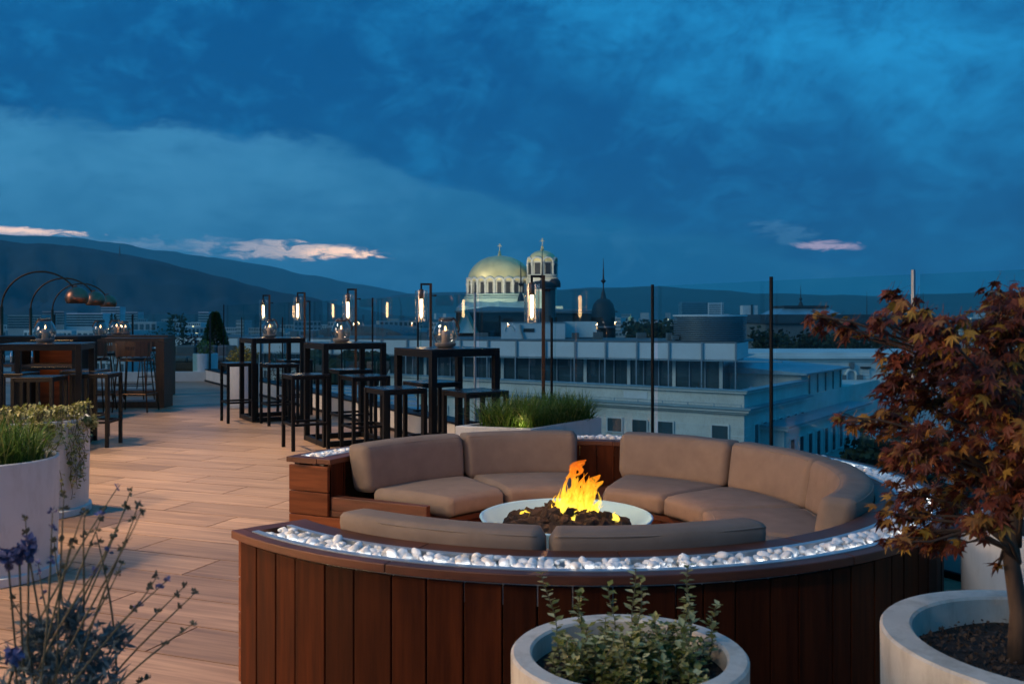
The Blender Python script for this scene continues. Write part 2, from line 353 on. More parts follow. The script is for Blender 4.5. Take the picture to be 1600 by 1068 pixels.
# ================================================================== far setting
# city ground to the horizon
g = MB(); g.add([(-6000, -800, -30), (6000, -800, -30), (6000, 6000, -30), (-6000, 6000, -30)], [(0, 1, 2, 3)])
structure(g.build('city_ground', M['ground']))
def ridge(name, pts, D, near=.5, seed=0, amp=1.5):
    pts = sorted(pts); mb = MB(); cols = []; n = 150; rows = 16
    x0, x1 = pts[0][0], pts[-1][0]
    for i in range(n+1):
        px = x0+(x1-x0)*i/n
        for k in range(len(pts)-1):
            if pts[k][0] <= px <= pts[k+1][0]:
                t = (px-pts[k][0])/(pts[k+1][0]-pts[k][0]); t = t*t*(3-2*t)*.5+t*.5
                py = pts[k][1]*(1-t)+pts[k+1][1]*t; break
        py += mn.noise(Vector((px*.02, seed, 0)))*amp*1.6+mn.noise(Vector((px*.11, seed, 3)))*amp*.7
        zr = Z(py, D)
        for j in range(rows+1):
            t = j/rows; d = D*(near+(1-near)*t)
            z = -31+(zr+31)*t**1.25+(mn.noise(Vector((px*.03, t*5, seed)))*.16+mn.noise(Vector((px*.09, t*14, seed)))*.06)*(zr+31)*t*(1-t)*3
            mb.v.append((X(px, d), d, z))
        mb.v.append((X(px, D*1.25), D*1.25, -31))
    q = rows+2
    mb.f = [(i*q+j, (i+1)*q+j, (i+1)*q+j+1, i*q+j+1) for i in range(n) for j in range(q-1)]
    return structure(mb.build(name, M['hill'], smooth=True))
ridge('hills', [(-900, 420), (-500, 392), (-200, 372), (0, 375), (60, 381), (120, 384), (187, 396), (240, 406), (300, 421), (340, 431), (400, 447), (440, 457), (480, 464), (540, 478), (620, 492), (700, 500)], 1500, .64, 1)
ridge('far_hills', [(-900, 400), (-300, 372), (0, 366), (100, 370), (187, 380), (250, 391), (330, 402), (400, 412), (480, 428), (560, 444), (660, 462), (760, 474), (900, 490)], 5800, .7, 5)
ridge('low_hills', [(430, 498), (520, 480), (580, 466), (640, 459), (700, 456), (760, 453), (850, 452), (950, 449), (1030, 447), (1100, 452), (1200, 458), (1350, 462), (1500, 458), (1700, 455), (2300, 470)], 3900, .7, 9)
# mast on the ridge
mb = MB(); d = 1490
mb.tube([(X(187, d), d, Z(400, d)), (X(187, d), d, Z(392, d)), (X(187, d), d, Z(388, d)), (X(187, d), d, Z(383, d))], [1.1, .9, .6, .25], 6)
tag(mb.build('television_mast', M['darkroof']), 'thin lattice mast on the long ridge at left', 'mast')

# ---- generic buildings
def winrow(root, p0, u, n, t0, dt, w, z0, z1, mat='winglass', skip=(), nrm=(0, -1), frame=True, depth=.18):
    """windows along a wall: glass recessed in a proud frame, one part each"""
    a = atan2(u[1], u[0]); me = None
    for i in range(n):
        if i in skip: continue
        t = t0+i*dt; c = (p0[0]+u[0]*t, p0[1]+u[1]*t)
        if me is None:
            b = MB(); b.box((0, 0, 0), (w, .06, z1-z0)); me = b.mesh('window', M[mat])
            fb = MB(); s = .09
            fb.box((0, 0, (z1-z0)/2+s/2), (w+2*s, .16, s)); fb.box((0, 0, -(z1-z0)/2-s/2), (w+2*s+.1, .24, s))
            for sx in (-1, 1): fb.box((sx*(w/2+s/2), 0, 0), (s, .16, z1-z0))
            fme = fb.mesh('frame', M['facade2'])
        o = obj('window', me, root, loc=(c[0]+nrm[0]*.04, c[1]+nrm[1]*.04, (z0+z1)/2), rz=a)
        if frame:
            f = obj('frame', fme, o)
def wallbox(root, name, mat, p0, u, v, lu, lv, z0, z1):
    b = MB(); P = [(p0[0], p0[1]), (p0[0]+u[0]*lu, p0[1]+u[1]*lu), (p0[0]+u[0]*lu+v[0]*lv, p0[1]+u[1]*lu+v[1]*lv), (p0[0]+v[0]*lv, p0[1]+v[1]*lv)]
    area = sum(P[i][0]*P[(i+1) % 4][1]-P[(i+1) % 4][0]*P[i][1] for i in range(4))
    if area < 0: P = P[::-1]
    b.prism(P, z0, z1); return b.build(name, M[mat], root)
def local(p0, u, v, a, b): return (p0[0]+u[0]*a+v[0]*b, p0[1]+u[1]*a+v[1]*b)

uP = (-.93, .37); vP = (.37, .93); nrm = hypot(*uP); uP = (uP[0]/nrm, uP[1]/nrm); vP = (-uP[1], -uP[0]*-1)
vP = (uP[1], -uP[0])
PC = (X(1150, 75), 75.)
# ---- B1: pale neoclassical block below the terrace
uL = (-.82, .572); uR = (.572, .82)
C0 = (X(1162.7, 65), 65.0)
b1 = empty('office_building', (0, 0, 0), 0, 'pale neoclassical building whose roof corner points at the terrace, glazed setback on top', 'building')
wallbox(b1, 'wall', 'facade', C0, uL, uR, 62, 40, -30, -5.1)
e = local(C0, uL, uR, -.55, -.55)
def cornice(z0, z1, out, mat, name='cornice'):
    p = local(C0, uL, uR, -out, -out); wallbox(b1, name, mat, p, uL, uR, 62+out, 13.5+out, z0, z1)
cornice(-5.10, -4.98, .75, 'ledge', 'eave'); cornice(-5.30, -5.10, .55, 'facade2'); cornice(-5.45, -5.30, .3, 'facade')
def band(z0, z1, out, mat, name, dep=.5):
    p = local(C0, uL, uR, -out, -out); wallbox(b1, name, mat, p, uL, uR, 62+out, dep+out, z0, z1)
    p = local(C0, uL, uR, -out, dep); wallbox(b1, name, mat, p, uL, uR, dep+out, 13.0, z0, z1)
band(-4.98, -4.0, 0, 'facade', 'parapet'); band(-4.0, -3.86, .28, 'facade2', 'cornice'); band(-3.86, -3.77, .38, 'ledge', 'eave')
wallbox(b1, 'parapet_block', 'panelwhite', local(C0, uL, uR, 7.5, -.04), uL, uR, 2, .05, -4.75, -4.2)
winrow(b1, C0, uL, 16, 1.75, 2.12, 1.2, -7.35, -6.35, skip=(1,), nrm=(-uR[0], -uR[1]))
winrow(b1, C0, uL, 16, 1.75, 2.12, 1.2, -10.9, -9.3, nrm=(-uR[0], -uR[1]))
winrow(b1, C0, uR, 7, 2.2, 1.75, .8, -7.8, -6.35, nrm=(-uL[0], -uL[1]))
winrow(b1, C0, uR, 7, 2.2, 1.75, .8, -11.2, -9.3, nrm=(-uL[0], -uL[1]))
for k in range(9):
    z_ = -5.75-k*.62
    wallbox(b1, 'wall_course', 'facade2', local(C0, uL, uR, -.025, -.025), uL, uR, 62, 13.5, z_-.05, z_)
random.seed(77)
def clutter():
    for k in range(26):
        a, c = random.uniform(1, 48), random.uniform(1.2, 8.0); p = local(C0, uL, uR, a, c); q = MB(); kind = k % 4
        if kind == 0: q.lathe([(.12, 0), (.12, .7), (.2, .75), (.2, .85), (0, .95)], 10); nm = 'roof_vent'
        elif kind == 1: q.box((0, 0, .35), (1.1, .8, .6)); q.box((0, 0, .03), (1.2, .3, .06)); nm = 'air_unit'
        elif kind == 2: q.box((0, 0, .2), (.6, .6, .4)); q.box((0, 0, .43), (.7, .7, .05)); nm = 'skylight'
        else: q.tube([(0, 0, 0), (0, 0, 1.1)], .04, 6); q.tube([(-.4, 0, .95), (.4, 0, .95)], .02, 5); nm = 'aerial'
        q.build(nm, M[['louvre', 'roofgrey', 'ledge', 'darkroof'][kind]], b1, loc=(*p, -4.975)).rotation_euler = (0, 0, random.uniform(0, 3))
    for k in range(14):
        a, c = random.uniform(2, 50), random.uniform(2, 9); p = local(PC, uP, vP, a, c); q = MB(); q.box((0, 0, .3), (random.uniform(.4, 1.6), .8, random.uniform(.3, .7))); q.build('air_unit', M['roofgrey'], b1, loc=(*p, -.66))
clutter()
# little iron rail on the eave
mb = MB()
for t in range(0, 60, 2):
    p = local(C0, uL, uR, t*1., -.55); mb.box((p[0], p[1], -4.86), (.05, .05, .24))
p, q = local(C0, uL, uR, 0, -.55), local(C0, uL, uR, 60, -.55)
mb.tube([(p[0], p[1], -4.76), (q[0], q[1], -4.76)], .02, 5); mb.build('eave_rail', M['ledge'], b1)
# right-hand wing, lower
wp = (19.6, 66.8)
wallbox(b1, 'wing_wall', 'facade', wp, uR, (-uR[1], uR[0]), 22.5, 2.2, -30, -6.6)
wallbox(b1, 'wing_cornice', 'facade2', local(wp, uR, uL, -.4, -.4), uR, uL, 23.2, 2.2, -6.78, -6.6)
wallbox(b1, 'wing_roof', 'ledge', local(wp, uR, uL, -.55, -.5), uR, uL, 23.4, 2.2, -6.6, -6.45)
winrow(b1, wp, uR, 10, 1.6, 2.1, .95, -9.6, -7.6, nrm=(-uL[0], -uL[1]))
winrow(b1, wp, uR, 10, 1.6, 2.1, .95, -13.6, -11.3, nrm=(-uL[0], -uL[1]))
# rear blocks with teal-grey roofs
rp = local(C0, uL, uR, .3, 13.6)
wallbox(b1, 'rear_wall', 'facade', rp, uR, uL, 12, 14, -6.4, -3.4)
rf = MB(); z = -3.4
A, B, C_, D_ = local(rp, uR, uL, -.5, -.6), local(rp, uR, uL, 12.5, -.6), local(rp, uR, uL, 12.5, 14), local(rp, uR, uL, -.5, 14)
rf.add([(*A, z), (*B, z), (*C_, z), (*D_, z), (*A, z+.15), (*B, z+.15), (*C_, z+1.1), (*D_, z+1.1)], [(0, 1, 2, 3), (4, 5, 6, 7), (0, 1, 5, 4), (1, 2, 6, 5), (2, 3, 7, 6), (3, 0, 4, 7)])
rf.build('rear_roof', M['ledge'], b1)
for k in range(5):
    p = local(rp, uR, uL, 2+k*2.3, -.05); mb = MB(); mb.box((p[0], p[1], -4.9), (.1, .12, 3.), atan2(uR[1], uR[0])); mb.build('downpipe', M['roofgrey'], b1)
# penthouse with white panel band
wallbox(b1, 'flat_roof', 'roofgrey', local(C0, uL, uR, .3, .3), uL, uR, 61, 13, -5.6, -5.4)
wallbox(b1, 'penthouse_wall', 'winglass', local(PC, uP, vP, 1.2, 1.3), uP, vP, 58, 12, -5.45, -.85)
wallbox(b1, 'roof_slab', 'panelwhite', PC, uP, vP, 60, 12, -2.12, -2.06)
mb = MB()
span = 2.72
for k in range(22):
    a = local(PC, uP, vP, k*span+.03, 0); w = span-.08
    c = local(PC, uP, vP, k*span+span/2, .04)
    bb = MB(); bb.box((0, 0, 0), (w, .06, 1.26)); obj('band_panel', bb.mesh('band_panel', M['panelwhite']), b1, loc=(c[0], c[1], -1.42), rz=atan2(uP[1], uP[0]))
    if k < 21:
        p = local(PC, uP, vP, k*span, -.10); q = MB(); q.box((0, 0, 0), (.14, .12, 1.45)); q.box((0, .2, -2.2), (.10, .10, 3.0)); q.box((0, .1, -.75), (.35, .1, .1))
        q.build('band_post', M['louvre'], b1, loc=(p[0], p[1], -1.44)).rotation_euler = (0, 0, atan2(uP[1], uP[0]))
for k in range(6):
    c = local(PC, uP, vP, -.04, .6+k*1.15); bb = MB(); bb.box((0, 0, 0), (.06, 1.05, 1.26)); obj('band_panel', bb.mesh('band_panel', M['panelwhite']), b1, loc=(c[0], c[1], -1.42), rz=atan2(uP[1], uP[0]))
for k in range(44):
    p = local(PC, uP, vP, 1.4+k*1.3, 1.24); q = MB(); q.box((p[0], p[1], -3.8), (.09 if k % 3 else .28, .1, 3.3), atan2(uP[1], uP[0])); q.build('mullion', M['louvre' if k % 3 else 'facade'], b1)
wallbox(b1, 'penthouse_roof', 'roofgrey', local(PC, uP, vP, .1, .1), uP, vP, 59.8, 11.8, -.84, -.66)
wallbox(b1, 'walkway', 'ledge', local(PC, uP, vP, -3.6, -.2), uP, vP, 63.6, .9, -2.24, -2.16)
# louvred drum
drum = empty('louvred_drum', (X(1109, 80), 80, -.66), 0, 'round plant enclosure of horizontal metal louvres on the flat roof', 'roof plant room')
rr = 56/F*80; mb = MB(); mb.lathe([(rr-.3, 0), (rr-.3, 2.0)], 40); mb.build('core', M['roofgrey'], drum, auto=40)
for k in range(13):
    b = MB(); z = .05+k*.158; b.lathe([(rr-.05, z), (rr, z+.02), (rr, z+.07), (rr-.16, z+.11), (rr-.2, z+.10)], 48, closed=True); b.build('louvre', M['louvre'], drum, auto=40)
b = MB(); b.lathe([(rr-.3, 2.08), (rr+.06, 2.08), (rr+.06, 2.2), (0, 2.24)], 48); b.build('cap', M['panelwhite'], drum, auto=30)
# white box plant room with arch outline
wb = empty('white_plant_room', (0, 0, 0), 0, 'low white boxy plant room with one black slot window, behind the white roof band', 'plant room')
d = 86; b = MB(); b.span((X(783, d), d, Z(531, d)), (X(883, d), d+3, Z(503.5, d))); b.build('wall', M['panelwhite'], wb)
b = MB(); b.span((X(883.2, d), d+1, Z(527, d)), (X(934, d), d+4, Z(502.5, d))); b.build('wall', M['facade2'], wb)
b = MB(); b.span((X(818, d), d-.05, Z(518.5, d)), (X(835, d), d+.1, Z(513, d))); b.build('slot_window', M['darkroof'], wb)
b = MB(); b.tube([(X(813, d), d-.1, Z(507, d)), (X(815, d), d-.1, Z(518, d)), (X(819, d), d-.1, Z(530, d))], .09, 6); b.build('duct', M['steel'], wb)
for k in range(9):
    a = pi*k/9; a2 = pi*(k+1)/9; r_ = .42
    b = MB(); b.tube([(X(796, d)-r_*cos(a), d-.03, Z(517, d)+r_*sin(a)*1.3), (X(796, d)-r_*cos(a2), d-.03, Z(517, d)+r_*sin(a2)*1.3)], .05, 5); b.build('arch_trim', M['facade'], wb)
b = MB(); b.span((X(783, d)-.1, d-.1, Z(503.5, d)), (X(883, d)+.05, d+3, Z(502.6, d))); b.build('coping', M['roofgrey'], wb)

# ---- dark mansard building with domes and spires
dm = empty('mansard_building', (0, 0, 0), 0, 'long dark mansard roofed building with pointed domes in front of the cathedral', 'building')
d = 130
b = MB(); b.add([(X(690, d), d, -30), (X(972, d), d, -30), (X(972, d), d+20, -30), (X(690, d), d+20, -30), (X(712, d), d+1, Z(486, d)), (X(962, d), d+1, Z(490, d)), (X(960, d), d+19, Z(490, d)), (X(712, d), d+19, Z(486, d))],
                [(4, 5, 6, 7), (0, 1, 5, 4), (1, 2, 6, 5), (2, 3, 7, 6), (3, 0, 4, 7)]); b.build('mansard_roof', M['darkroof'], dm)
b = MB(); b.add([(X(712, d), d+.6, Z(486, d)), (X(962, d), d+.6, Z(490, d)), (X(940, d), d+10, Z(483, d)), (X(760, d), d+10, Z(477.5, d))], [(0, 1, 2, 3)]); b.build('roof_deck', M['roofgrey'], dm)
for i in range(9):
    px = 715+i*27; b = MB(); b.box((X(px, d), d-1.2, Z(520, d)), (1.0, 1.2, 1.2)); b.build('dormer', M['darkroof'], dm)
    b = MB(); b.box((X(px, d), d-1.85, Z(520, d)), (.6, .06, .8)); b.build('window', M['winglass'], dm)
b = MB(); b.span((X(712, d)-.2, d+.3, Z(488, d)), (X(962, d)+.3, d+.7, Z(485.5, d))); b.build('cornice', M['roofgrey'], dm)
def spire(px, ytop, ybase, rb, dd, ball, domey=None, drw=0):
    r = MB(); s = dd/F
    r.lathe([(rb*s, 0), (rb*.55*s, (ybase-ball)*.35*s), (1.1*s, (ybase-ball)*.55*s), (1.0*s, (ybase-ball-4)*s), (3.4*s, (ybase-ball-1)*s), (4.6*s, (ybase-ball)*s), (2.0*s, (ybase-ball+2)*s), (1.3*s, (ybase-ball+5)*s), (.25*s, (ybase-ytop)*s), (0, (ybase-ytop+.3)*s)], 12, (X(px, dd), dd+2, Z(ybase, dd)))
    r.build('spire', M['darkroof'], dm, auto=50)
    if domey:
        q = MB(); hh = (domey-ybase)*s; q.lathe([(drw*s, -hh*1.3), (drw*1.02*s, -hh*.75), (drw*.98*s, -hh*.5), (drw*.85*s, -hh*.25), (drw*.55*s, -hh*.05), (drw*.3*s, .02), (0, .03)], 24, (X(px, dd), dd+2, Z(ybase, dd)))
        q.build('dome', M['darkroof'], dm, auto=50)
        q = MB(); q.lathe([(drw*1.1*s, -hh*1.35), (drw*1.1*s, -hh*1.3), (drw*1.0*s, -hh*1.28)], 24, (X(px, dd), dd+2, Z(ybase, dd))); q.build('dome_ring', M['roofgrey'], dm)
spire(945, 402, 466, 5, 128, 438, 500, 18.5)
spire(814, 408, 470, 6, 128, 443)
spire(848, 382, 438, 5, 124, 432, 447, 21)
b = MB(); b.lathe([(9*124/F, 0), (9.5*124/F, .5), (8*124/F, .9), (5*124/F, 1.15), (0, 1.2)], 20, (X(868, 124), 126, Z(448, 124))); b.build('dome', M['darkroof'], dm, auto=50)
b = MB(); b.lathe([(9*124/F, -8), (9*124/F, 0), (14*124/F, .05), (14*124/F, .25)], 24, (X(860, 124), 126, Z(448.5, 124))); b.build('tower', M['darkroof'], dm, auto=50)
cg = empty('copper_gable', (0, 0, 0), 0, 'green copper roofed gable beside the dark mansard', 'building'); d = 122
b = MB(); b.add([(X(712, d), d, Z(520, d)), (X(742, d), d, Z(520, d)), (X(727, d), d, Z(487, d)), (X(712, d), d+9, Z(520, d)), (X(742, d), d+9, Z(520, d)), (X(727, d), d+9, Z(487, d))], [(0, 1, 2), (5, 4, 3), (0, 3, 4, 1)]); b.build('gable_wall', M['facade'], cg)
for sx, a, c in ((-1, 708, 727), (1, 746, 727)):
    b = MB(); b.add([(X(a, d), d-.5, Z(524, d)), (X(c, d), d-.5, Z(484, d)), (X(c, d), d+9, Z(484, d)), (X(a, d), d+9, Z(524, d)), (X(a, d), d-.5, Z(526, d)), (X(c, d), d-.5, Z(487, d)), (X(c, d), d+9, Z(487, d)), (X(a, d), d+9, Z(526, d))], [(0, 1, 2, 3), (4, 5, 1, 0), (7, 6, 5, 4), (3, 2, 6, 7)]); b.build('roof_slope', M['copper'], cg)

# ---- cathedral
ch = empty('cathedral', (0, 0, 0), 0, 'stone cathedral with one broad gilded dome and a smaller gilded belfry', 'cathedral')
D = 350.; s = D/F
def chdome(px, w, ytop, yspring, ydrumbot, narch, belfry=False):
    cx, cyy = X(px, D), D+w*s/2; r = w/2*s
    zs, zt = Z(yspring, D), Z(ytop, D)
    prof = [(r*sqrt(max(0, 1-(k/14)**2)), (zt-zs)*(k/14)) for k in range(15)]
    b = MB(); b.lathe(prof, 48, (cx, cyy, zs)); b.build('gilded_dome', M['gold'], ch, smooth=True)
    for k in range(16 if belfry else 24):
        a = 2*pi*k/(16 if belfry else 24); b = MB(); b.tube([(cx+p[0]*cos(a), cyy+p[0]*sin(a), zs+p[1]) for p in prof], .045, 4); 
        if k % 3 == 0: b.build('dome_rib', M['gold'], ch)
    zb = Z(ydrumbot, D); rd = r*1.0
    b = MB(); b.lathe([(rd*.93, zb-zs), (rd*.93, .1)], 48, (cx, cyy, zs)); b.build('drum', M['church'], ch, auto=40)
    za = zs-(zs-zb)*.12; aw = 2*pi*rd/narch
    for k in range(narch):
        a = 2*pi*(k+.5)/narch; R0 = rd*1.02
        # arch hood
        b = MB(); b.tube([(cx+R0*cos(a+aw/2/rd*cos(t)), cyy+R0*sin(a+aw/2/rd*cos(t)), za+aw*.46*sin(t)) for t in [pi*j/8 for j in range(9)]], .50 if not belfry else .42, 6); b.build('arch_hood', M['church'], ch)
        b = MB(); w_ = aw*(.44 if not belfry else .5); b.box((cx+rd*.945*cos(a), cyy+rd*.945*sin(a), (zb+za)/2+.02*(zs-zb)), (.5, w_, (za-zb)*.92), a); b.v += []; b.build('window', M['darkroof'], ch)
        a2 = 2*pi*k/narch; b = MB(); b.lathe([(.5, 0), (.38, .3), (.38, (za-zb)*.72), (.6, (za-zb)*.8), (.55, (za-zb)*.92)], 8, (cx+R0*cos(a2), cyy+R0*sin(a2), zb+.2)); b.build('column', M['church'], ch)
    for f_, z_ in ((1.06, zb-.2), (1.10, zb-1.1)):
        b = MB(); b.lathe([(rd*f_-.4, z_-zs), (rd*f_, z_-zs), (rd*f_+.3, z_-zs+.5), (rd*f_-.3, z_-zs+.7)], 48, (cx, cyy, zs), closed=True); b.build('string_course', M['church'], ch)
    # lantern and cross
    b = MB(); b.lathe([(.7, -.2), (.7, .6), (.35, .9), (.55, 1.3), (.3, 1.7), (.12, 1.9), (.10, 4.6)], 10, (cx, cyy, zt)); b.box((cx, cyy, zt+3.6), (1.7, .16, .18)); b.box((cx, cyy, zt+4.2), (.9, .16, .16)); b.build('cross', M['gold'], ch)
    return cx, cyy, zb
cx, cyy, zb = chdome(780, 103, 395.5, 437, 460, 22)
b = MB(); b.lathe([(14.2, -10), (14.2, -1.6), (14.6, -1.4), (13.0, -.6)], 48, (cx, cyy, zb)); b.build('lower_drum', M['church'], ch, auto=40)
b = MB(); b.lathe([(17.5, -12), (17.0, -4.8), (14.3, -2.5)], 12, (cx, cyy, zb)); b.build('skirt_roof', M['ledge'], ch)
cx, cyy, zb = chdome(848, 45, 389.5, 407, 430, 8, True)
b = MB(); b.lathe([(5.6, -16), (5.6, -.4)], 12, (cx, cyy, zb)); b.build('tower', M['church'], ch)
b = MB(); b.span((X(725, D), D+2, -30), (X(880, D), D+40, Z(478, D))); b.build('nave_wall', M['church'], ch)
b = MB(); b.add([(X(712, D), D, Z(500, D)), (X(890, D), D, Z(500, D)), (X(860, D), D+20, Z(474, D)), (X(740, D), D+20, Z(474, D))], [(0, 1, 2, 3)]); b.build('nave_roof', M['ledge'], ch)
# unseen spot added to brighten the cathedral domes
fl = bpy.data.lights.new('floodlight', 'SPOT'); fo = bpy.data.objects.new('added_cathedral_spot', fl); COL.objects.link(fo); fo.parent = ch
fl.energy = 115000; fl.color = (1, .90, .66); fl.spot_size = R(60); fl.spot_blend = .6; fl.shadow_soft_size = 1.5
fo.location = (X(800, 300)-12, 300, -6); fo.rotation_euler = (Vector(fo.location)-Vector((X(800, D), D+8, 12))).to_track_quat('Z', 'Y').to_euler()

# ---- white palace facade (right) and its dark roofed neighbour
pl = empty('palace', (0, 0, 0), 0, 'white palace front with tall arched niche and banded stone, seen beyond the wing', 'building')
d = 96
b = MB(); b.span((X(1150, d), d, -30), (X(1480, d), d+14, Z(560, d))); b.build('wall', M['facade2'], pl)
b = MB(); b.span((X(1146, d), d-.5, Z(560, d)), (X(1484, d), d+14, Z(556.5, d))); b.build('cornice', M['facade2'], pl)
b = MB(); b.span((X(1150, d), d-.2, Z(564, d)), (X(1480, d), d, Z(562, d))); b.build('string_course', M['facade'], pl)
b = MB(); b.span((X(1146, d), d+.4, Z(556.5, d)), (X(1484, d), d+13, Z(551, d))); b.build('attic', M['facade2'], pl)
for side, (xa, xb) in enumerate(((1290, 1313), (1345, 1358), (1375, 1430))):
    for k in range(17):
        b = MB(); y0 = 577+k*5.1; b.span((X(xa, d), d-.16, Z(y0+4.5, d)), (X(xb, d), d, Z(y0, d))); b.build('stone_band', M['facade2'], pl)
    b = MB(); b.span((X(xa-1, d), d-.35, Z(575, d)), (X(xb+1, d), d, Z(572.5, d))); b.build('band_cap', M['darkroof'], pl)
b = MB(); cxn = X(1329.5, d); rn = 8*d/F
b.prism([(cxn-rn, 0), (cxn+rn, 0)], 0, 0) if False else None
arch = [(cxn+rn*cos(pi*k/12), Z(585, d)+rn*1.0*sin(pi*k/12)) for k in range(13)]+[(cxn-rn, Z(652, d)), (cxn+rn, Z(652, d))]
b.add([(x, d-.02, z) for x, z in arch], [tuple(range(len(arch)))]); b.build('niche', M['ledge'], pl)
b = MB(); b.tube([(cxn+rn*cos(t), d-.1, Z(585, d)+rn*sin(t)) for t in [pi*k/12 for k in range(13)]], .14, 6)
for sx in (-1, 1): b.box((cxn+sx*rn, d-.1, Z(618, d)), (.26, .26, 66*d/F))
b.build('niche_surround', M['facade2'], pl)
b = MB(); b.box((cxn, d-.25, Z(571, d)), (.45, .4, .6)); b.build('keystone', M['roofgrey'], pl)
for px in (1316, 1342):
    b = MB(); b.box((X(px, d), d-.2, Z(589, d)), (.62, .3, .5)); b.build('rosette', M['roofgrey'], pl)
for px in (1195, 1222, 1250, 1272):
    b = MB(); b.box((X(px, d), d-.03, Z(600, d)), (.9, .1, 2.0)); b.build('window', M['winglass'], pl)
b = MB(); b.span((X(1250, 91), 91, -30), (X(1400, 91), 96, Z(688, 91))); b.build('portico', M['facade'], pl)
b = MB(); b.span((X(1310, 91)-.4, 90.4, Z(688, 91)), (X(1400, 91), 96, Z(684, 91))); b.build('portico_cornice', M['facade2'], pl)
for px in (1322, 1340, 1358, 1376):
    b = MB(); b.lathe([(.45, 0), (.36, .4), (.34, 5), (.5, 5.4)], 12, (X(px, 90), 90.3, Z(786, 90))); b.build('column', M['facade2'], pl)
dk = empty('dark_roof_hall', (0, 0, 0), 0, 'long hall with black mansard band, pale roof lantern and a needle spire', 'building')
d = 145
b = MB(); b.span((X(1196, d), d, -30), (X(1470, d), d+25, Z(503, d))); b.build('wall', M['roofgrey'], dk)
b = MB(); b.add([(X(1193, d), d-.5, Z(505, d)), (X(1470, d), d-.5, Z(505, d)), (X(1470, d), d+25, Z(505, d)), (X(1193, d), d+25, Z(505, d)), (X(1201, d), d+.8, Z(491, d)), (X(1462, d), d+.8, Z(491, d)), (X(1462, d), d+24, Z(491, d)), (X(1201, d), d+24, Z(491, d))],
                [(4, 5, 6, 7), (0, 1, 5, 4), (1, 2, 6, 5), (2, 3, 7, 6), (3, 0, 4, 7)]); b.build('mansard_band', M['darkroof'], dk)
b = MB(); b.add([(X(1225, d), d+4, Z(491, d)), (X(1330, d), d+4, Z(491, d)), (X(1330, d), d+14, Z(491, d)), (X(1225, d), d+14, Z(491, d)), (X(1243, d), d+6, Z(480, d)), (X(1312, d), d+6, Z(480, d)), (X(1312, d), d+12, Z(480, d)), (X(1243, d), d+12, Z(480, d))],
                [(4, 5, 6, 7), (0, 1, 5, 4), (1, 2, 6, 5), (2, 3, 7, 6), (3, 0, 4, 7)]); b.build('pale_roof', M['ledge'], dk)
b = MB(); b.span((X(1241, d), d+5.5, Z(480, d)), (X(1314, d), d+12.5, Z(476.5, d))); b.build('roof_lantern', M['darkroof'], dk)
b = MB(); b.lathe([(.45, 0), (.3, .4), (.12, .8), (.3, 1.1), (.08, 1.4), (.02, 3.4)], 8, (X(1276, d), d+8, Z(476.5, d))); b.build('spire', M['darkroof'], dk)
for i, (px, yt) in enumerate(((1385, 452), (1478, 455))):
    b = MB(); b.tube([(X(px, d), d+8, Z(493, d)), (X(px, d), d+8, Z(yt, d))], [.08, .02], 5); b.build('aerial', M['darkroof'], dk)
# houses right behind the maple
for i, (xa, xb, yt, ye, dd, lab) in enumerate(((1396, 1452, 492, 502, 175, 'pale house with flat eaves behind the maple top, left one'), (1440, 1496, 494, 514, 165, 'house with dark hipped roof glimpsed between maple sprays'), (1500, 1600, 498, 512, 180, 'long low house with grey roof behind the maple, furthest right'))):
    h = empty('house', (0, 0, 0), 0, lab, 'house', 'houses behind the maple')
    b = MB(); b.span((X(xa, dd), dd, -30), (X(xb, dd), dd+10, Z(ye, dd))); b.build('wall', M['facade'], h)
    xm0, xm1 = xa+(xb-xa)*.25, xb-(xb-xa)*.3
    b = MB(); b.add([(X(xa-3, dd), dd-1, Z(ye, dd)), (X(xb+3, dd), dd-1, Z(ye, dd)), (X(xb+3, dd), dd+11, Z(ye, dd)), (X(xa-3, dd), dd+11, Z(ye, dd)), (X(xm0, dd), dd+5, Z(yt, dd)), (X(xm1, dd), dd+5, Z(yt, dd))], [(0, 1, 5, 4), (1, 2, 5), (2, 3, 4, 5), (3, 0, 4), (3, 2, 1, 0)]); b.build('roof', M['darkroof'], h)
    for k in range(5):
        px = xa+(xb-xa)*(k+.5)/5; b = MB(); b.box((X(px, dd), dd-.04, Z(ye+6, dd)), (.8, .1, .9)); b.build('window', M['winglass'], h)
# towers behind the drum
def tower(name, xa, xb, yt, d, mat, lab, bands, m2, vert=None):
    t = empty(name, (0, 0, 0), 0, lab, 'tower block')
    b = MB(); b.span((X(xa, d), d, -30), (X(xb, d), d+(xb-xa)*d/F*.8, Z(yt, d))); b.build('wall', M[mat], t)
    y = yt+2
    for k in range(bands):
        b = MB(); b.span((X(xa, d)-.1, d-.25, Z(y+1.1, d)), (X(xb, d)+.1, d, Z(y, d))); b.build('window_band', M[m2], t); y += 2.9
    if vert:
        b = MB(); b.span((X(vert[0], d), d-.6, -30), (X(vert[1], d), d-.3, Z(yt-1, d))); b.build('stair_strip', M[vert[2]], t)
    return t
tower('glass_tower', 1066, 1106, 471.5, 700, 'bluegl', 'dark blue glass tower behind the louvred drum', 12, 'winglass')
tower('office_tower', 1107.5, 1131, 473, 740, 'panelwhite', 'striped white tower right of the blue glass one', 12, 'winglass', (1126, 1128, 'panelwhite'))
tower('apartment_tower', 1161, 1184, 477, 620, 'city', 'grey apartment tower with dark vertical strip, right of the drum', 0, 'winglass', (1173, 1176, 'darkroof'))
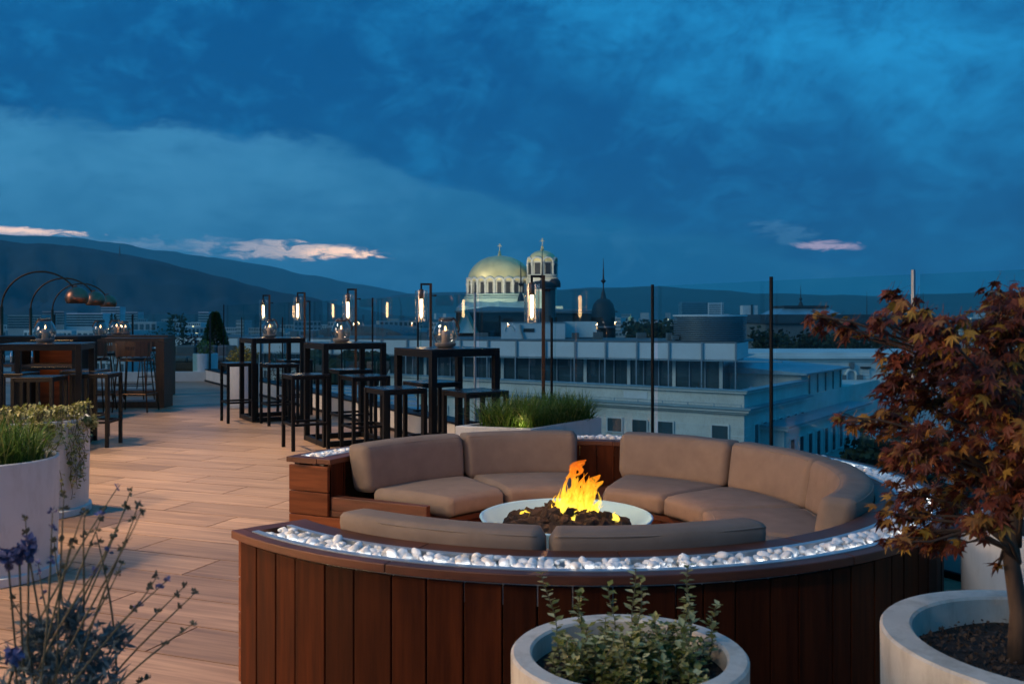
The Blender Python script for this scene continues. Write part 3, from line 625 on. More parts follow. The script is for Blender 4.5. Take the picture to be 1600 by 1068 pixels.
# small gilded church far off
gc = empty('small_church', (0, 0, 0), 0, 'tiny white church with one gold onion dome far beyond the roofs', 'church'); d = 620
b = MB(); b.span((X(979, d), d, -30), (X(992, d), d+6, Z(501, d))); b.build('wall', M['church'], gc)
b = MB(); b.lathe([(1.3, -1.5), (1.3, 0), (1.8, .7), (1.5, 1.6), (.3, 2.4), (.1, 4)], 12, (X(986, d), d+3, Z(499.5, d))); b.build('gilded_dome', M['gold'], gc)

# ---- low metal roofs just beyond the fence at left centre
def roofhouse(name, pts, zr, lab, mat, wall='facade', seams=0):
    t = empty(name, (0, 0, 0), 0, lab, 'building')
    b = MB(); b.prism(pts, -30, zr-.15); b.build('wall', M[wall], t)
    b = MB(); cxm = sum(p[0] for p in pts)/len(pts); cym = sum(p[1] for p in pts)/len(pts)
    P = [(cxm+(p[0]-cxm)*1.01, cym+(p[1]-cym)*1.01) for p in pts]; b.prism(P, zr-.15, zr); b.build('roof', M[mat], t)
    if seams:
        for k in range(1, seams):
            f_ = k/seams; a = [P[0][i]*(1-f_)+P[3][i]*f_ for i in (0, 1)]; c = [P[1][i]*(1-f_)+P[2][i]*f_ for i in (0, 1)]
            b = MB(); b.tube([(*a, zr+.03), (*c, zr+.03)], .05, 4); b.build('standing_seam', M['louvre'], t)
    return t
def wp_(px, d): return (X(px, d), d)
roofhouse('metal_roof_annex', [wp_(330, 30), wp_(700, 26), wp_(640, 52), wp_(420, 56)], -2.6, 'blue grey standing seam roof just below the glass fence', 'ledge', seams=12)
an = roofhouse('pale_annex', [wp_(455, 24), wp_(560, 22), wp_(560, 28), wp_(460, 30)], -1.2, 'small pale flat roofed annex under the standing seam roof', 'panelwhite')
rb = empty('barrel_roof_hall', (0, 0, 0), 0, 'grey barrel vaulted hall roof behind the second bar table', 'building'); d = 150
b = MB(); n = 16; vs = []
for i in range(n+1):
    a = pi*i/n; x_ = X(555, d)+8*cos(a); z_ = Z(530, d)+2.2*sin(a)
    vs += [(x_-(d*.0), d, z_), (x_, d+30, z_)]
b.add(vs, [(2*i, 2*i+2, 2*i+3, 2*i+1) for i in range(n)]+[tuple(2*i for i in range(n+1))]); b.build('vault', M['roofgrey'], rb, auto=40)
b = MB(); b.span((X(555, d)-8.2, d-.1, -30), (X(555, d)+8.2, d+30, Z(530, d))); b.build('wall', M['facade'], rb)
rk = MB()
for i in range(26):
    px = random.uniform(480, 600); d = random.uniform(56, 64); r = random.uniform(.5, 1.1)
    b = MB(); b.lathe([(r*.9, -.6), (r, 0), (r*.8, r*.5), (r*.4, r*.8), (0, r*.85)], 7, (X(px, d), d, Z(578, 60)+random.uniform(-.4, .6)))
    rk.add([(v[0]+random.uniform(-.15, .15), v[1], v[2]+random.uniform(-.1, .1)) for v in b.v], b.f)
tag(rk.build('rooftop_shrubs', M['treefar']), 'low dark shrubs massed on the roofs below', 'shrubs', kind='stuff')

# ---- city of blocks
cv = []
for (fw, hh) in ((1, 1), (1.7, .8), (.7, 1.5), (1.2, 1.2)):
    b = MB(); b.box((0, 0, 0), (12*fw, 10, 20*hh)); me = b.mesh('city_block', M['city'])
    wbk = MB(); nz = int(7*hh)+1; nx = int(6*fw)+1
    for k in range(nz):
        for j in range(nx):
            wbk.box((-6*fw+12*fw*(j+.5)/nx, -5.03, -10*hh+20*hh*(k+.55)/nz), (1.1, .1, 1.4))
    wme = wbk.mesh('windows', M['winglass']); cv.append((me, wme, hh))
random.seed(21)
cnt = 0
M['citywin'] = emis('lit_city_window', (1, .72, .42), 3.)
b = MB(); b.box((0, 0, 0), (1.3, .12, 1.1)); litme = b.mesh('lit_window', M['citywin'])
for i in range(230):
    if i < 120: px = random.uniform(-60, 720)
    else: px = random.uniform(560, 1620)
    lo = 260 if px < 360 else 480
    d = lo+((900 if px < 650 else 2200)-lo)*random.random()**1.2
    if 700 < px < 900 and d < 480: continue
    me, wme, hh = random.choice(cv)
    o = obj('city_block', me, loc=(X(px, d), d, 0), rz=random.uniform(-.6, .6))
    s_ = random.uniform(.8, 1.5); o.scale = (s_, s_, s_*random.uniform(.6, 1.25)); 
    ztop = random.uniform(-14, 0) if d < 900 else random.uniform(-8, 6)*(1+d/3000)
    o.location.z = ztop-10*hh*o.scale.z
    # fill down to the ground with a taller scale if it floats
    if o.location.z-10*hh*o.scale.z > -30: o.scale.z = (ztop+31)/(20*hh); o.location.z = ztop-10*hh*o.scale.z
    tag(o, 'plain pale block among the hazy city roofs', 'city block', 'far city blocks')
    if d < 1500: w = obj('windows', wme, o)
    if random.random() < .6:
        for q_ in range(random.choice((1, 2, 3))):
            obj('lit_window', litme, o, loc=(random.uniform(-4, 4), -5.1, random.uniform(0, 8)*hh))
    cnt += 1
for (xa, xb, yt, yb, d, lab) in ((12, 64, 492, 0, 420, 'long teal grey block far left behind the arc lamps'), (66, 100, 486, 0, 460, 'taller teal block right of the first arc lamp pole'), (104, 160, 489, 0, 430, 'wide teal block right of the second arc lamp pole'),
                             (158, 187, 479, 0, 900, 'white striped hospital block in the centre of the left skyline'), (310, 326, 487, 0, 860, 'pale twin block above the topiary cone'), (196, 215, 487, 0, 840, 'pale block just right of the striped hospital')):
    t = empty('apartment_block', (0, 0, 0), 0, lab, 'apartment block')
    b = MB(); b.span((X(xa, d), d, -30), (X(xb, d), d+14, Z(yt, d))); b.build('wall', M['city'], t)
    y = yt+2.2; k = 0
    while y < yt+22:
        nx = max(3, int((xb-xa)/4)); wbk = MB()
        for j in range(nx): wbk.box((X(xa+(xb-xa)*(j+.5)/nx, d), d-.02, Z(y+.8, d)), (1.6*d/430, .2, .8*d/430))
        wbk.build('window_row', M['winglass'], t); y += 4
# city trees (uncountable)
def treemass(name, spots, lab, n=14, leaf=1.0, mat='treefar', seed=3):
    random.seed(seed); mb = MB()
    for (x, y, z, r) in spots:
        for k in range(n):
            v = Vector((random.gauss(0, 1), random.gauss(0, 1), random.gauss(0, .8))).normalized()*r*random.uniform(.35, 1.0)
            c = Vector((x, y, z))+v; q = leaf*r*random.uniform(.25, .5)
            a = Vector((random.uniform(-1, 1), random.uniform(-1, 1), random.uniform(-1, 1))).normalized(); bb = a.orthogonal().normalized(); cc = a.cross(bb)
            mb.add([c+bb*q, c+cc*q*.8, c-bb*q, c-cc*q*.8, c+a*q*.6], [(0, 1, 4), (1, 2, 4), (2, 3, 4), (3, 0, 4), (3, 2, 1, 0)])
    return tag(mb.build(name, M[mat]), lab, 'trees', kind='stuff')
random.seed(5)
sp_ = []
for i in range(700):
    px = random.uniform(-60, 1650); d = random.uniform(300, 930 if px < 650 else 2400)
    sp_.append((X(px, d), d, -26+random.uniform(0, 5), random.uniform(5, 9)))
treemass('city_trees', sp_, 'dark tree cover between the far city blocks', 9)
sp_ = []
for i in range(120):
    px = random.choice([random.uniform(985, 1056), random.uniform(1160, 1215)]); d = random.uniform(170, 260); sp_.append((X(px, d), d, Z(random.uniform(510, 545), d), random.uniform(1.5, 2.6)))
for i in range(90):
    px = random.uniform(1180, 1400); d = random.uniform(115, 135); sp_.append((X(px, d), d, Z(random.uniform(530, 560), d), random.uniform(1., 2.)))
for i in range(60):
    px = random.uniform(1330, 1480); d = random.uniform(60, 80); sp_.append((X(px, d), d, Z(random.uniform(690, 790), d), random.uniform(1., 1.8)))
treemass('park_trees', sp_, 'near black tree crowns around the palace', 40, .6, seed=8)

# haze: one closed box of even air
hz = MB(); hz.span((-7200, -900, -32.5), (7200, 7600, 575)); m, nt, P, out = newmat('haze_air'); nt.nodes.remove(P)
pv = nt.nodes.new('ShaderNodeVolumePrincipled'); pv.inputs['Color'].default_value = (.16, .80, 1., 1); pv.inputs['Density'].default_value = .00015; pv.inputs['Anisotropy'].default_value = .0
nt.links.new(pv.outputs[0], out.inputs['Volume'])
tag(hz.build('haze', m), kind='stuff')
# ================================================================== terrace setting
# fence line: base point and direction (towards the far left)
FP = Vector((-2.15, 12.38)); FD = Vector((.51, -.86)).normalized(); FN = Vector((.86, .51))   # FD runs to the right/near, FN outward
def fpt(s, off=0.): p = FP+FD*s+FN*off; return (p.x, p.y)
KH = .24
FANG = atan2(FD.y, FD.x)
S0, S1 = -8.6, 16.5
# terrace slab under the tiles
b = MB(); c0, c1 = fpt(S0-4, .25), fpt(S1, .25)
far = (-22., 27.5)
b.prism([(-7.9, -3.5), (9., -3.5), c1, c0, (-9.5, 23.6), (-22, 18.5), (-22, 5), (-7.9, 5)], -.35, -.012)
floor = structure(b.build('terrace_floor', M['grout']))
# tiles
u = Vector((-.938, .346)).normalized(); n_ = Vector((.346, .938)).normalized(); PW, PL = .324, 1.24
def inside(p):
    q = Vector(p)-FP
    return q.dot(FN) < -.02 and -8.2 < p[1]+0 and p[0] > -21 and not (p[0] < -7.7 and p[1] < 5) and p[1] > -3.2
tiles = []
for r in range(-22, 84):
    nn = 3.365+(r-.5)*PW; ph = 2.72 if r % 2 == 0 else 3.35
    for k in range(-14, 22):
        a = ph-PL/2+k*PL; c = u*a+n_*nn
        cor = [c+u*sa*PL/2+n_*sb*PW/2 for sa in (-1, 1) for sb in (-1, 1)]
        ins = [inside(q) for q in cor]
        if not any(ins): continue
        if c.y > 23: continue
        vis = c.y > .6 and -60 < 800+F*c.x/max(c.y, .1) < 1660 and YH+F*H/max(c.y, .1) < 1150
        behind = hypot(c.x-.236, c.y-4.49) < 1.5
        tiles.append((c.y if vis and not behind else 99+c.y, c, all(ins)))
tiles.sort(key=lambda t: t[0])
tb = MB(); w, l = PW/2-.0045, PL/2-.0045
tb.add([(-l, -w, -.012), (l, -w, -.012), (l, w, -.012), (-l, w, -.012), (-l, -w, 0), (l, -w, 0), (l, w, 0), (-l, w, 0)], [(0, 3, 2, 1), (4, 5, 6, 7), (0, 1, 5, 4), (1, 2, 6, 5), (2, 3, 7, 6), (3, 0, 4, 7)])
tme = tb.mesh('tile', M['floor']); ta = atan2(u.y, u.x); cnt = 0
rest = MB()
M['floor_r'] = pbr('wood_look_tile_rest', (.215, .125, .072), .42, col2=(.52, .325, .205), scale=3.0, stretch=(.45, 10, 10), rnd=.20, bump=.12, bdist=.002, spec=.45, rvar=.08, det=7, island=True)
def clip(poly):
    # keep the part inside the fence line
    out = []
    for i in range(len(poly)):
        a, b_ = poly[i], poly[(i+1) % len(poly)]
        da, db = (a-FP).dot(FN)+.01, (b_-FP).dot(FN)+.01
        if da <= 0: out.append(a)
        if da*db < 0: out.append(a+(b_-a)*(da/(da-db)))
    return out
for key, c, full in tiles:
    if full and cnt < 290:
        obj('tile', tme, floor, loc=(c.x, c.y, 0), rz=ta+(pi if cnt % 3 == 0 else 0)); cnt += 1
    else:
        q = clip([c+u*sa*l+n_*sb*w for sa, sb in ((-1, -1), (-1, 1), (1, 1), (1, -1))])
        if len(q) > 2:
            A_ = sum(q[i].x*q[(i+1) % len(q)].y-q[(i+1) % len(q)].x*q[i].y for i in range(len(q)))
            if A_ < 0: q = q[::-1]
            qr = [(p.x*cos(-ta)-p.y*sin(-ta), p.x*sin(-ta)+p.y*cos(-ta)) for p in q]
            rest.prism(qr, -.012, 0)
o = rest.build('distant_tiles', M['floor_r'], floor); o.rotation_euler = (0, 0, ta); o['kind'] = 'stuff'

# kerb with glass fence
b = MB(); P = [fpt(S0, 0), fpt(S1, 0), fpt(S1, .22), fpt(S0, .22)]
b.prism([P[0], P[1], P[2], P[3]], 0.002, KH); kb = structure(b.build('kerb', M['kerb'], bevel=.006))
b = MB(); P = [fpt(S0, -.012), fpt(S1, -.012), fpt(S1, .235), fpt(S0, .235)]; b.prism(P, KH, KH+.018); structure(b.build('kerb_cap', M['black']))
b = MB(); P = [fpt(S0, -.03), fpt(S1, -.03), fpt(S1, -.002), fpt(S0, -.002)]; b.prism(P, .002, .035); structure(b.build('kerb_skirting', M['black']))
def s_for(px, off):
    k = (px-800)/F; b0 = FP+FN*off      # X = k*Y on the offset line
    return (k*b0.y-b0.x)/(FD.x-k*FD.y)
fence = empty('glass_fence', (*fpt(0, .1), KH), 0, 'clear frameless glass balustrade with thin dark posts along the terrace edge', 'fence')
def fposts():
    tall = [-7.4, -4.7, -2.]+[s_for(p, .10) for p in (582, 742, 1019.5, 1205, 1427)]+[9.9, 11.2, 13.2]; short = [-6.0, -3.4, -.62]+[s_for(p, .10) for p in (653, 862)]
    for s in tall+short:
        h = 1.615 if s in tall else 1.36
        pxs = 800+F*fpt(s, .1)[0]/fpt(s, .1)[1]; pale_ = abs(pxs-742) < 2 or abs(pxs-1427) < 2
        if s in tall[6:9]: h = 1.63
        b = MB(); b.span((-.009, -.009, 0), (.009, .009, h-KH-.02), 0)
        o = obj('post', b.mesh('post', M['louvre'] if pale_ else M['black']), fence, bevel=.002)
        p = fpt(s, .10); o.location = (p[0]-fence.location.x, p[1]-fence.location.y, .02); o.rotation_euler = (0, 0, FANG)
        bb = MB(); bb.box((0, 0, .02), (.07, .09, .02)); obj('base_plate', bb.mesh('base_plate', M['black']), o)
    ss = sorted(tall+short)
    for a, c in zip(ss[:-1], ss[1:]):
        h = 1.60
        b = MB(); b.box((0, 0, 0), (c-a-.03, .012, h-KH-.03)); o = obj('pane', b.mesh('pane', M['glass']), fence)
        p = fpt((a+c)/2, .128 if ss.index(a) % 2 else .145); o.location = (p[0]-fence.location.x, p[1]-fence.location.y, (h-KH)/2+.02); o.rotation_euler = (0, 0, FANG)
fposts()
# far-end fence
e0 = fpt(S0, .1); e1 = Vector((-21., 19.0)); E0 = Vector(e0); ed = (e1-E0).normalized(); ea = atan2(ed.y, ed.x); Ltot = (e1-E0).length
f2 = empty('glass_fence', (e0[0], e0[1], 0), ea, 'low glass balustrade across the far left end of the terrace', 'fence')
n = 9
for i in range(n+1):
    b = MB(); b.span((-.012, -.025, .0), (.012, .025, 1.42)); o = obj('post', b.mesh('post', M['black']), f2, loc=(Ltot*i/n, 0, 0))
    if i < n:
        b = MB(); b.box((0, 0, 0), (Ltot/n-.04, .012, 1.2)); obj('pane', b.mesh('pane', M['glass']), f2, loc=(Ltot*(i+.5)/n, 0, .82))
b = MB(); b.span((0, -.12, 0.002), (Ltot, .12, .2)); structure(obj('kerb', b.mesh('kerb', M['kerb']), loc=(e0[0], e0[1], 0), rz=ea))

# restaurant wall out of frame on the left, whose windows warm the terrace; the floodlights are added
rw = empty('restaurant_wall', (-8.1, 0, 0), 0, 'restaurant front with tall lit windows beside the terrace', 'building')
def rest_wall():
    b = MB(); ys = [-3.4, .4, 2.4, 3.2, 4.6]
    for i in range(0, 4, 2): b.span((-.15, ys[i], 0.002), (.15, ys[i+1], 3.6))
    b.span((-.15, 4.6, 0.002), (.15, 5., 3.6)); b.span((-.149, -3.4, 2.7), (.149, 4.6, 3.6)); b.build('wall', M['wallb'], rw)
    for ya, yb in ((.4, 2.4), (3.2, 4.6)):
        b = MB(); b.span((-.03, ya, .25), (0, yb, 2.69)); w = b.build('window', M['warmwin'], rw)
        b = MB(); b.span((.0, ya, .02), (.06, yb, .25)); b.span((.01, (ya+yb)/2-.03, .25), (.05, (ya+yb)/2+.03, 2.69)); b.build('frame', M['black'], w)
rest_wall()
def fill_floodlight(loc, aim, power, col, size, spread, label):
    f = empty('floodlight', loc, 0, label, 'floodlight', 'added terrace floodlights')
    d = (Vector(aim)-Vector(loc)).normalized()
    b = MB(); q = d.to_track_quat('-Z', 'Y'); b.lathe([(.07, .12), (.085, -.0), (.075, -.0)], 16)
    b.v = [tuple(q @ Vector(v)) for v in b.v]; b.build('housing', M['black'], f)
    b = MB(); b.tube([(0, 0, 0), (-.0, 0, .5)], .018, 6); b.build('bracket', M['black'], f)
    L = bpy.data.lights.new('spot', 'SPOT'); o = bpy.data.objects.new('floodlight_beam', L); COL.objects.link(o); o.parent = f
    L.energy = power; L.color = col; L.spot_size = R(spread); L.spot_blend = 1.; L.shadow_soft_size = size
    o.location = tuple(d*.16); o.rotation_euler = d.to_track_quat('-Z', 'Y').to_euler()
WARM = (1, .70, .42)  # poles and floodlights below stand out of view, added to warm the deck
for k, (x, y) in enumerate(((-6.1, 3.0), (-6.6, 8.2), (-8.4, 12.2))):
    b = MB(); b.tube([(x, y, .002), (x, y, 6.75)], .035, 8); tag(b.build('added_light_pole', M['black']), ('near', 'middle', 'far')[k]+' unseen dark pole added at left to carry a floodlight', 'light pole', 'floodlight poles')
fill_floodlight((-6.0, 3.0, 6.5), (-2.7, 4.4, 0), 2300, WARM, .25, 56, 'nearest unseen warm floodlight, added on a pole to light the deck')
fill_floodlight((-6.5, 8.2, 6.5), (-2.6, 8.1, 0), 3300, (1, .73, .46), .25, 50, 'middle unseen warm floodlight, added on a pole to light the deck')
fill_floodlight((-8.3, 12.2, 6.5), (-3.4, 12.0, 0), 2300, WARM, .25, 40, 'far unseen warm floodlight, added on a pole to light the deck')
fill_floodlight((-3.2, -2.2, 5.6), (.6, 2.6, .4), 380, (1, .76, .52), .3, 52, 'unseen warm floodlight added behind the camera to warm the front planters')  # added behind the camera just to warm the front pots and shrub

# ================================================================== curved bench with fire bowl
BC = Vector((.265, 4.52)); BH = .58
A0, A1 = R(220.), R(515.)
K = 1.034
bench = empty('curved_bench', (BC.x, BC.y, 0), 0, 'large round slatted cedar bench open at the left, white pebbles glowing in its rim', 'bench')
RO = 1.60; bench.scale = (K, K, 1)
def plankring(name, r, th, z0, z1, a0, a1, n, mat, sub=None):
    w = (a1-a0)*r/n
    b = MB(); b.box((0, 0, 0), (th, w-.004, z1-z0)); me = b.mesh(name, M[mat]); out = []
    for i in range(n):
        a = a0+(a1-a0)*(i+.5)/n
        rr_ = r+random.uniform(-.0015, .0015)
        o = obj(name, me, sub or bench, loc=(rr_*cos(a), rr_*sin(a), (z0+z1)/2), rz=a); out.append(o)
    return out
random.seed(11)
# planks of unequal width: three shared meshes
def unequal():
    ws = [.085, .105, .12, .14]; mes = []
    for w in ws:
        b = MB(); b.box((0, 0, 0), (.022, w-.004, BH-.05)); m_ = b.mesh('plank', M['cedar']); mes.append(m_)
    a = A0+.004; last = None
    while True:
        k = random.choice([0, 1, 1, 2, 2, 3]); w = ws[k]; da = w/RO
        if a+da > A1: break
        o = obj('plank', mes[k], bench, bevel=.003, loc=((RO+random.uniform(-.0012, .0012))*cos(a+da/2), (RO)*sin(a+da/2), (BH-.05)/2+.004), rz=a+da/2+(pi if random.random() < .5 else 0)); a += da
unequal()
b = MB(); b.ring(RO-.045, RO-.014, .01, BH-.0305, A0, A1, 96); b.build('frame', M['grout'], bench)
plankring('inner_plank', 1.365, .02, .30, BH-.03, A0+.01, A1-.01, 66, 'cedar')
# rim boards: outer and inner, in mitred lengths
def rim(r0, r1, z0, z1, n, name='rim_board', mat='cap'):
    for i in range(n):
        a = A0+(A1-A0)*i/n; a2 = A0+(A1-A0)*(i+1)/n-.0012
        b = MB(); b.ring(r0, r1, z0, z1, a, a2, 12); b.build(name, M[mat], bench, bevel=.004)
rim(1.600, 1.645, BH-.030, BH, 11); rim(1.352, 1.442, BH-.030, BH, 11)
# end caps of the rim
for a, sg in ((A0, 1), (A1, -1)):
    b = MB(); b.ring(1.4425, 1.5995, BH-.030, BH-.0005, a, a+sg*.042, 2); b.build('rim_board', M['cap'], bench)
tray = MB(); tray.ring(1.4635, 1.5735, BH-.065, BH-.060, A0+.045, A1-.045, 96); tr = tray.build('pebble_tray', M['tray'], bench)
for r0, r1 in ((1.443, 1.463), (1.574, 1.599)):
    b = MB(); b.ring(r0, r1, BH-.11, BH+.002, A0+.044, A1-.044, 96); b.build('tray_edge', M['tray'], tr)
b = MB(); b.ring(1.5695, 1.5735, BH-.018, BH-.010, A0+.05, A1-.05, 96); b.build('led_strip', M['led'], tr)
# pebbles
pm = []
for k in range(10):
    b = MB(); import bmesh
    bm = bmesh.new(); bmesh.ops.create_icosphere(bm, subdivisions=2, radius=1)
    for v in bm.verts:
        n0 = mn.noise(v.co*1.1+Vector((k*7, 0, 0))); v.co *= 1+.30*n0
        v.co.z *= .62; v.co.y *= .78
    me = bpy.data.meshes.new('pebble'); bm.to_mesh(me); bm.free(); me.materials.append(M['pebble'])
    me.polygons.foreach_set('use_smooth', [True]*len(me.polygons)); pm.append(me)
random.seed(4)
peb = []
for i in range(5200):
    a = random.uniform(A0+.06, A1-.06); r = random.uniform(1.476, 1.558); s = random.uniform(.012, .026)
    peb.append([a, r, s])
# simple settling: height by neighbours
placed = []
for a, r, s in peb:
    x, y = r*cos(a), r*sin(a); z = BH-.060+s*.5
    for (x2, y2, z2, s2) in placed:
        dd = hypot(x-x2, y-y2)
        if dd < (s+s2)*.72: z = max(z, z2+(s+s2)*.42*(1-dd/((s+s2)*.9)))
    if z > BH-(.006 if random.random() < .7 else -.004): continue
    placed.append((x, y, z, s))
def vis(p):  # how near to the eye; the back rim lies behind the cushions
    wx, wy = BC.x+p[0], BC.y+p[1]
    back = p[1] > .2 and not (71 < math.degrees(atan2(p[1], p[0])) < 83 or math.degrees(atan2(p[1], p[0])) > 146 or p[0] > 1.2)
    return wy+(10 if back else 0)
order = sorted(range(len(placed)), key=lambda i: vis(placed[i])-placed[i][2]*8)
restp = MB(); cnt = 0
for i in order:
    x, y, z, s = placed[i]; me = random.choice(pm); e_ = (random.uniform(-.5, .5), random.uniform(-.5, .5), random.uniform(0, 6.28))
    if cnt < 290:
        o = obj('pebble', me, tr, loc=(x, y, z)); o.scale = (s, s*random.uniform(.8, 1.05), s*random.uniform(.8, 1.15)); o.rotation_euler = e_; cnt += 1
    else:
        Mx = Matrix.Translation((x, y, z)) @ Matrix.Rotation(e_[2], 4, 'Z') @ Matrix.Scale(s, 4)
        restp.add([Mx @ v.co for v in me.vertices], [tuple(p.vertices) for p in me.polygons])
o = restp.build('pebbles', M['pebble_s'], tr, smooth=True); o['kind'] = 'stuff'
# seat base
SZ = .30; RI = .66
b = MB(); b.ring(RI+.03, 1.354, SZ-.03, SZ, A0, A1, 96); b.build('seat_board', M['cap'], bench)
plankring('front_plank', RI+.03, .02, .01, SZ-.031, A0+.01, A1-.01, 44, 'cedar')
# end walls: horizontal boards closing both ends
for a, sg in ((A0, -1), (A1, 1)):
    def endboard(r0, r1, z0, z1):
        b = MB(); b.box((0, 0, 0), (r1-r0, .022, z1-z0)); t_ = Vector((-sin(a), cos(a)))*sg*.008; rm = (r0+r1)/2
        obj('end_board', b.mesh('end_board', M['cedar_h']), bench, bevel=.003, loc=(rm*cos(a)+t_.x, rm*sin(a)+t_.y, (z0+z1)/2), rz=a)
    if 'cedar_h' not in M: M['cedar_h'] = pbr('cedar_wood_horizontal', (.10, .027, .009), .5, col2=(.22, .062, .02), scale=5, stretch=(.45, 6, 6), rnd=.2, bump=.25, bdist=.002, spec=.2, knots=(.28, 1, 1))
    endboard(1.355, 1.609, .40, BH-.0385); endboard(1.355, 1.609, .27, .396)
    endboard(RI, 1.609, .135, .266); endboard(RI, 1.609, .01, .131)
# raised edge of the seat end (board standing proud)
b = MB(); b.ring(RI+.1, 1.35, SZ+.001, SZ+.075, A1-.05, A1-.001, 2); b.build('seat_end_rail', M['cap'], bench, bevel=.003)
b = MB(); b.ring(RI, 1.35, SZ, SZ+.045, A0, A0+.03, 2); b.build('seat_end_rail', M['cap'], bench, bevel=.003)

# cushions ---------------------------------------------------------
def arc_cushion(name, a0, a1, rin, rout, z0, z1, label, cat, group, lean=0., rad=.05, puff=.007, seed=0, piping=True):
    """soft block swept along an arc; section is a rounded rectangle, ends rounded off"""
    rin *= K; rout *= K; rm = (rin+rout)/2; L = abs(a1-a0)*rm; n = max(20, int(L/.022)); m = 40
    w, h = (rout-rin)/2, (z1-z0)/2; ac = (a0+a1)/2
    cx0, cy0 = BC.x+rm*cos(ac), BC.y+rm*sin(ac)
    def sec(t, shrink):  # superellipse-ish rounded rect
        p = 7.0; c, s = cos(t), sin(t)
        k = (abs(c)**p+abs(s)**p)**(-1/p)
        return c*k*(w-shrink), s*k*(h-shrink)
    v = []
    for i in range(n+1):
        q = i/n*L; e = min(q, L-q); er = .032
        shrink = 0 if e >= er else er-sqrt(max(0, er*er-(er-e)**2))
        pf = puff*(1-((2*q/L-1)**4))
        a = a0+(a1-a0)*i/n
        for k in range(m):
            t = 2*pi*k/m; dx, dz = sec(t, shrink)
            wr = mn.noise(Vector((q*6+seed*9, dx*9, dz*7)))*.004+mn.noise(Vector((q*17+seed, dx*20, dz*20)))*.0012
            dx *= 1+pf/w*max(0, 1-(dz/h)**2)*.9; dz *= 1+pf/h*max(0, 1-(dx/w)**2)*.5
            rr_ = rm+dx+lean*(dz/h)+wr; z = (z0+z1)/2+dz+wr*.6
            v.append((BC.x+rr_*cos(a)-cx0, BC.y+rr_*sin(a)-cy0, z))
    f = [(i*m+k, i*m+(k+1) % m, (i+1)*m+(k+1) % m, (i+1)*m+k) for i in range(n) for k in range(m)]
    f += [tuple(range(m))[::-1], tuple(range(n*m, (n+1)*m))]
    b = MB(); b.add(v, f); o = b.build(name, M['fabric'], smooth=True); o.location = (cx0, cy0, 0)
    # push caps flat shading is fine; tag
    tag(o, label, cat, group)
    if piping:
        for tt in ((R(45), R(135)) if h > w else (R(45), R(135))):
            pts = []
            for i in range(1, n):
                q = i/n*L; e = min(q, L-q); er = .032; sh = 0 if e >= er else er-sqrt(max(0, er*er-(er-e)**2))
                dx, dz = sec(tt, sh); a = a0+(a1-a0)*i/n; rr_ = rm+dx*.985+lean*(dz/h); pts.append((BC.x+rr_*cos(a)-cx0, BC.y+rr_*sin(a)-cy0, (z0+z1)/2+dz*.992))
            b = MB(); b.tube(pts, .0038, 5); b.build('piping', M['piping'], o, smooth=True)
    return o
backs = [(149.3, 116.4, 'back cushion at the far left end of the round bench'), (116., 83.8, 'back cushion right behind the flames, left of the bare wood gap'),
         (71.6, 39.3, 'back cushion just right of the bare wood gap'), (38.8, 8.3, 'back cushion between the gap-side one and the right curve'),
         (7.8, -40, 'long bluish back cushion bending round the right side of the bench'), (-62, -95.9, 'dark back cushion in front, right of the two seen from behind'), (-96.5, -131.5, 'tan back cushion in front, left of the two seen from behind')]
for i, (a, c, lab) in enumerate(backs):
    z1 = .648 if i < 5 else .638
    arc_cushion('back_cushion', R(a), R(c), 1.19, 1.335, .385, z1, lab, 'cushion', 'back cushions of the round bench', lean=.022, seed=i)
seats = [(148.8, 116.4, 'seat cushion at the far left end of the bench'), (115.2, 84.5, 'seat cushion behind the fire bowl at left'), (70, 38.4, 'seat cushion just right of the bare wood gap'),
         (38., 7.3, 'seat cushion on the right, under the second back cushion from the gap'), (6.9, -28, 'seat cushion on the right curve of the bench'), (-28.4, -60, 'seat cushion in the corner between the right curve and the front'), (-60.4, -96, 'front seat cushion under the dark back cushion'), (-96.4, -134, 'front seat cushion under the tan back cushion')]
for i, (a, c, lab) in enumerate(seats):
    arc_cushion('seat_cushion', R(a), R(c), .655, 1.185, SZ+.002, .415, lab, 'cushion', 'seat cushions of the round bench', seed=20+i, rad=.04, puff=.012)

# fire bowl
fb = empty('fire_bowl', (.262, 4.50, 0), 0, 'wide white shallow fire bowl with burning lava rocks in the middle of the bench', 'fire bowl')
hb = .405; rbw = .42
b = MB(); prof = [(.20, .10), (.30, .20), (.38, .31), (rbw-.004, hb-.006), (rbw, hb), (rbw-.010, hb+.004), (rbw-.022, hb-.004), (.36, .35), (.30, .31), (.0, .30)]
b.lathe(prof, 72); b.build('bowl', M['bowl'], fb, smooth=True)
b = MB(); b.lathe([(.24, .002), (.24, .02), (.17, .04), (.16, .12)], 40); b.build('pedestal', M['black'], fb, auto=40)
lm = []
for k in range(8):
    bm = bmesh.new(); bmesh.ops.create_icosphere(bm, subdivisions=2, radius=1)
    for v in bm.verts:
        v.co *= 1+.45*mn.noise(v.co*1.3+Vector((k*5, 3, 0)))+.22*mn.noise(v.co*3.7+Vector((k*5, 3, 0)))
    me = bpy.data.meshes.new('lava_rock'); bm.to_mesh(me); bm.free(); me.materials.append(M['lava']); lm.append(me)
random.seed(9)
for i in range(230):
    a = random.uniform(0, 2*pi); r = .30*sqrt(random.random()); zz = .335+.105*(1-r/.31)+random.uniform(-.012, .014)
    o = obj('lava_rock', random.choice(lm), fb, loc=(r*cos(a), r*sin(a), zz)); s = random.uniform(.020, .042); o.scale = (s*random.uniform(.8, 1.4), s, s*random.uniform(.7, 1)); o.rotation_euler = (random.random()*6, random.random()*6, random.random()*6)
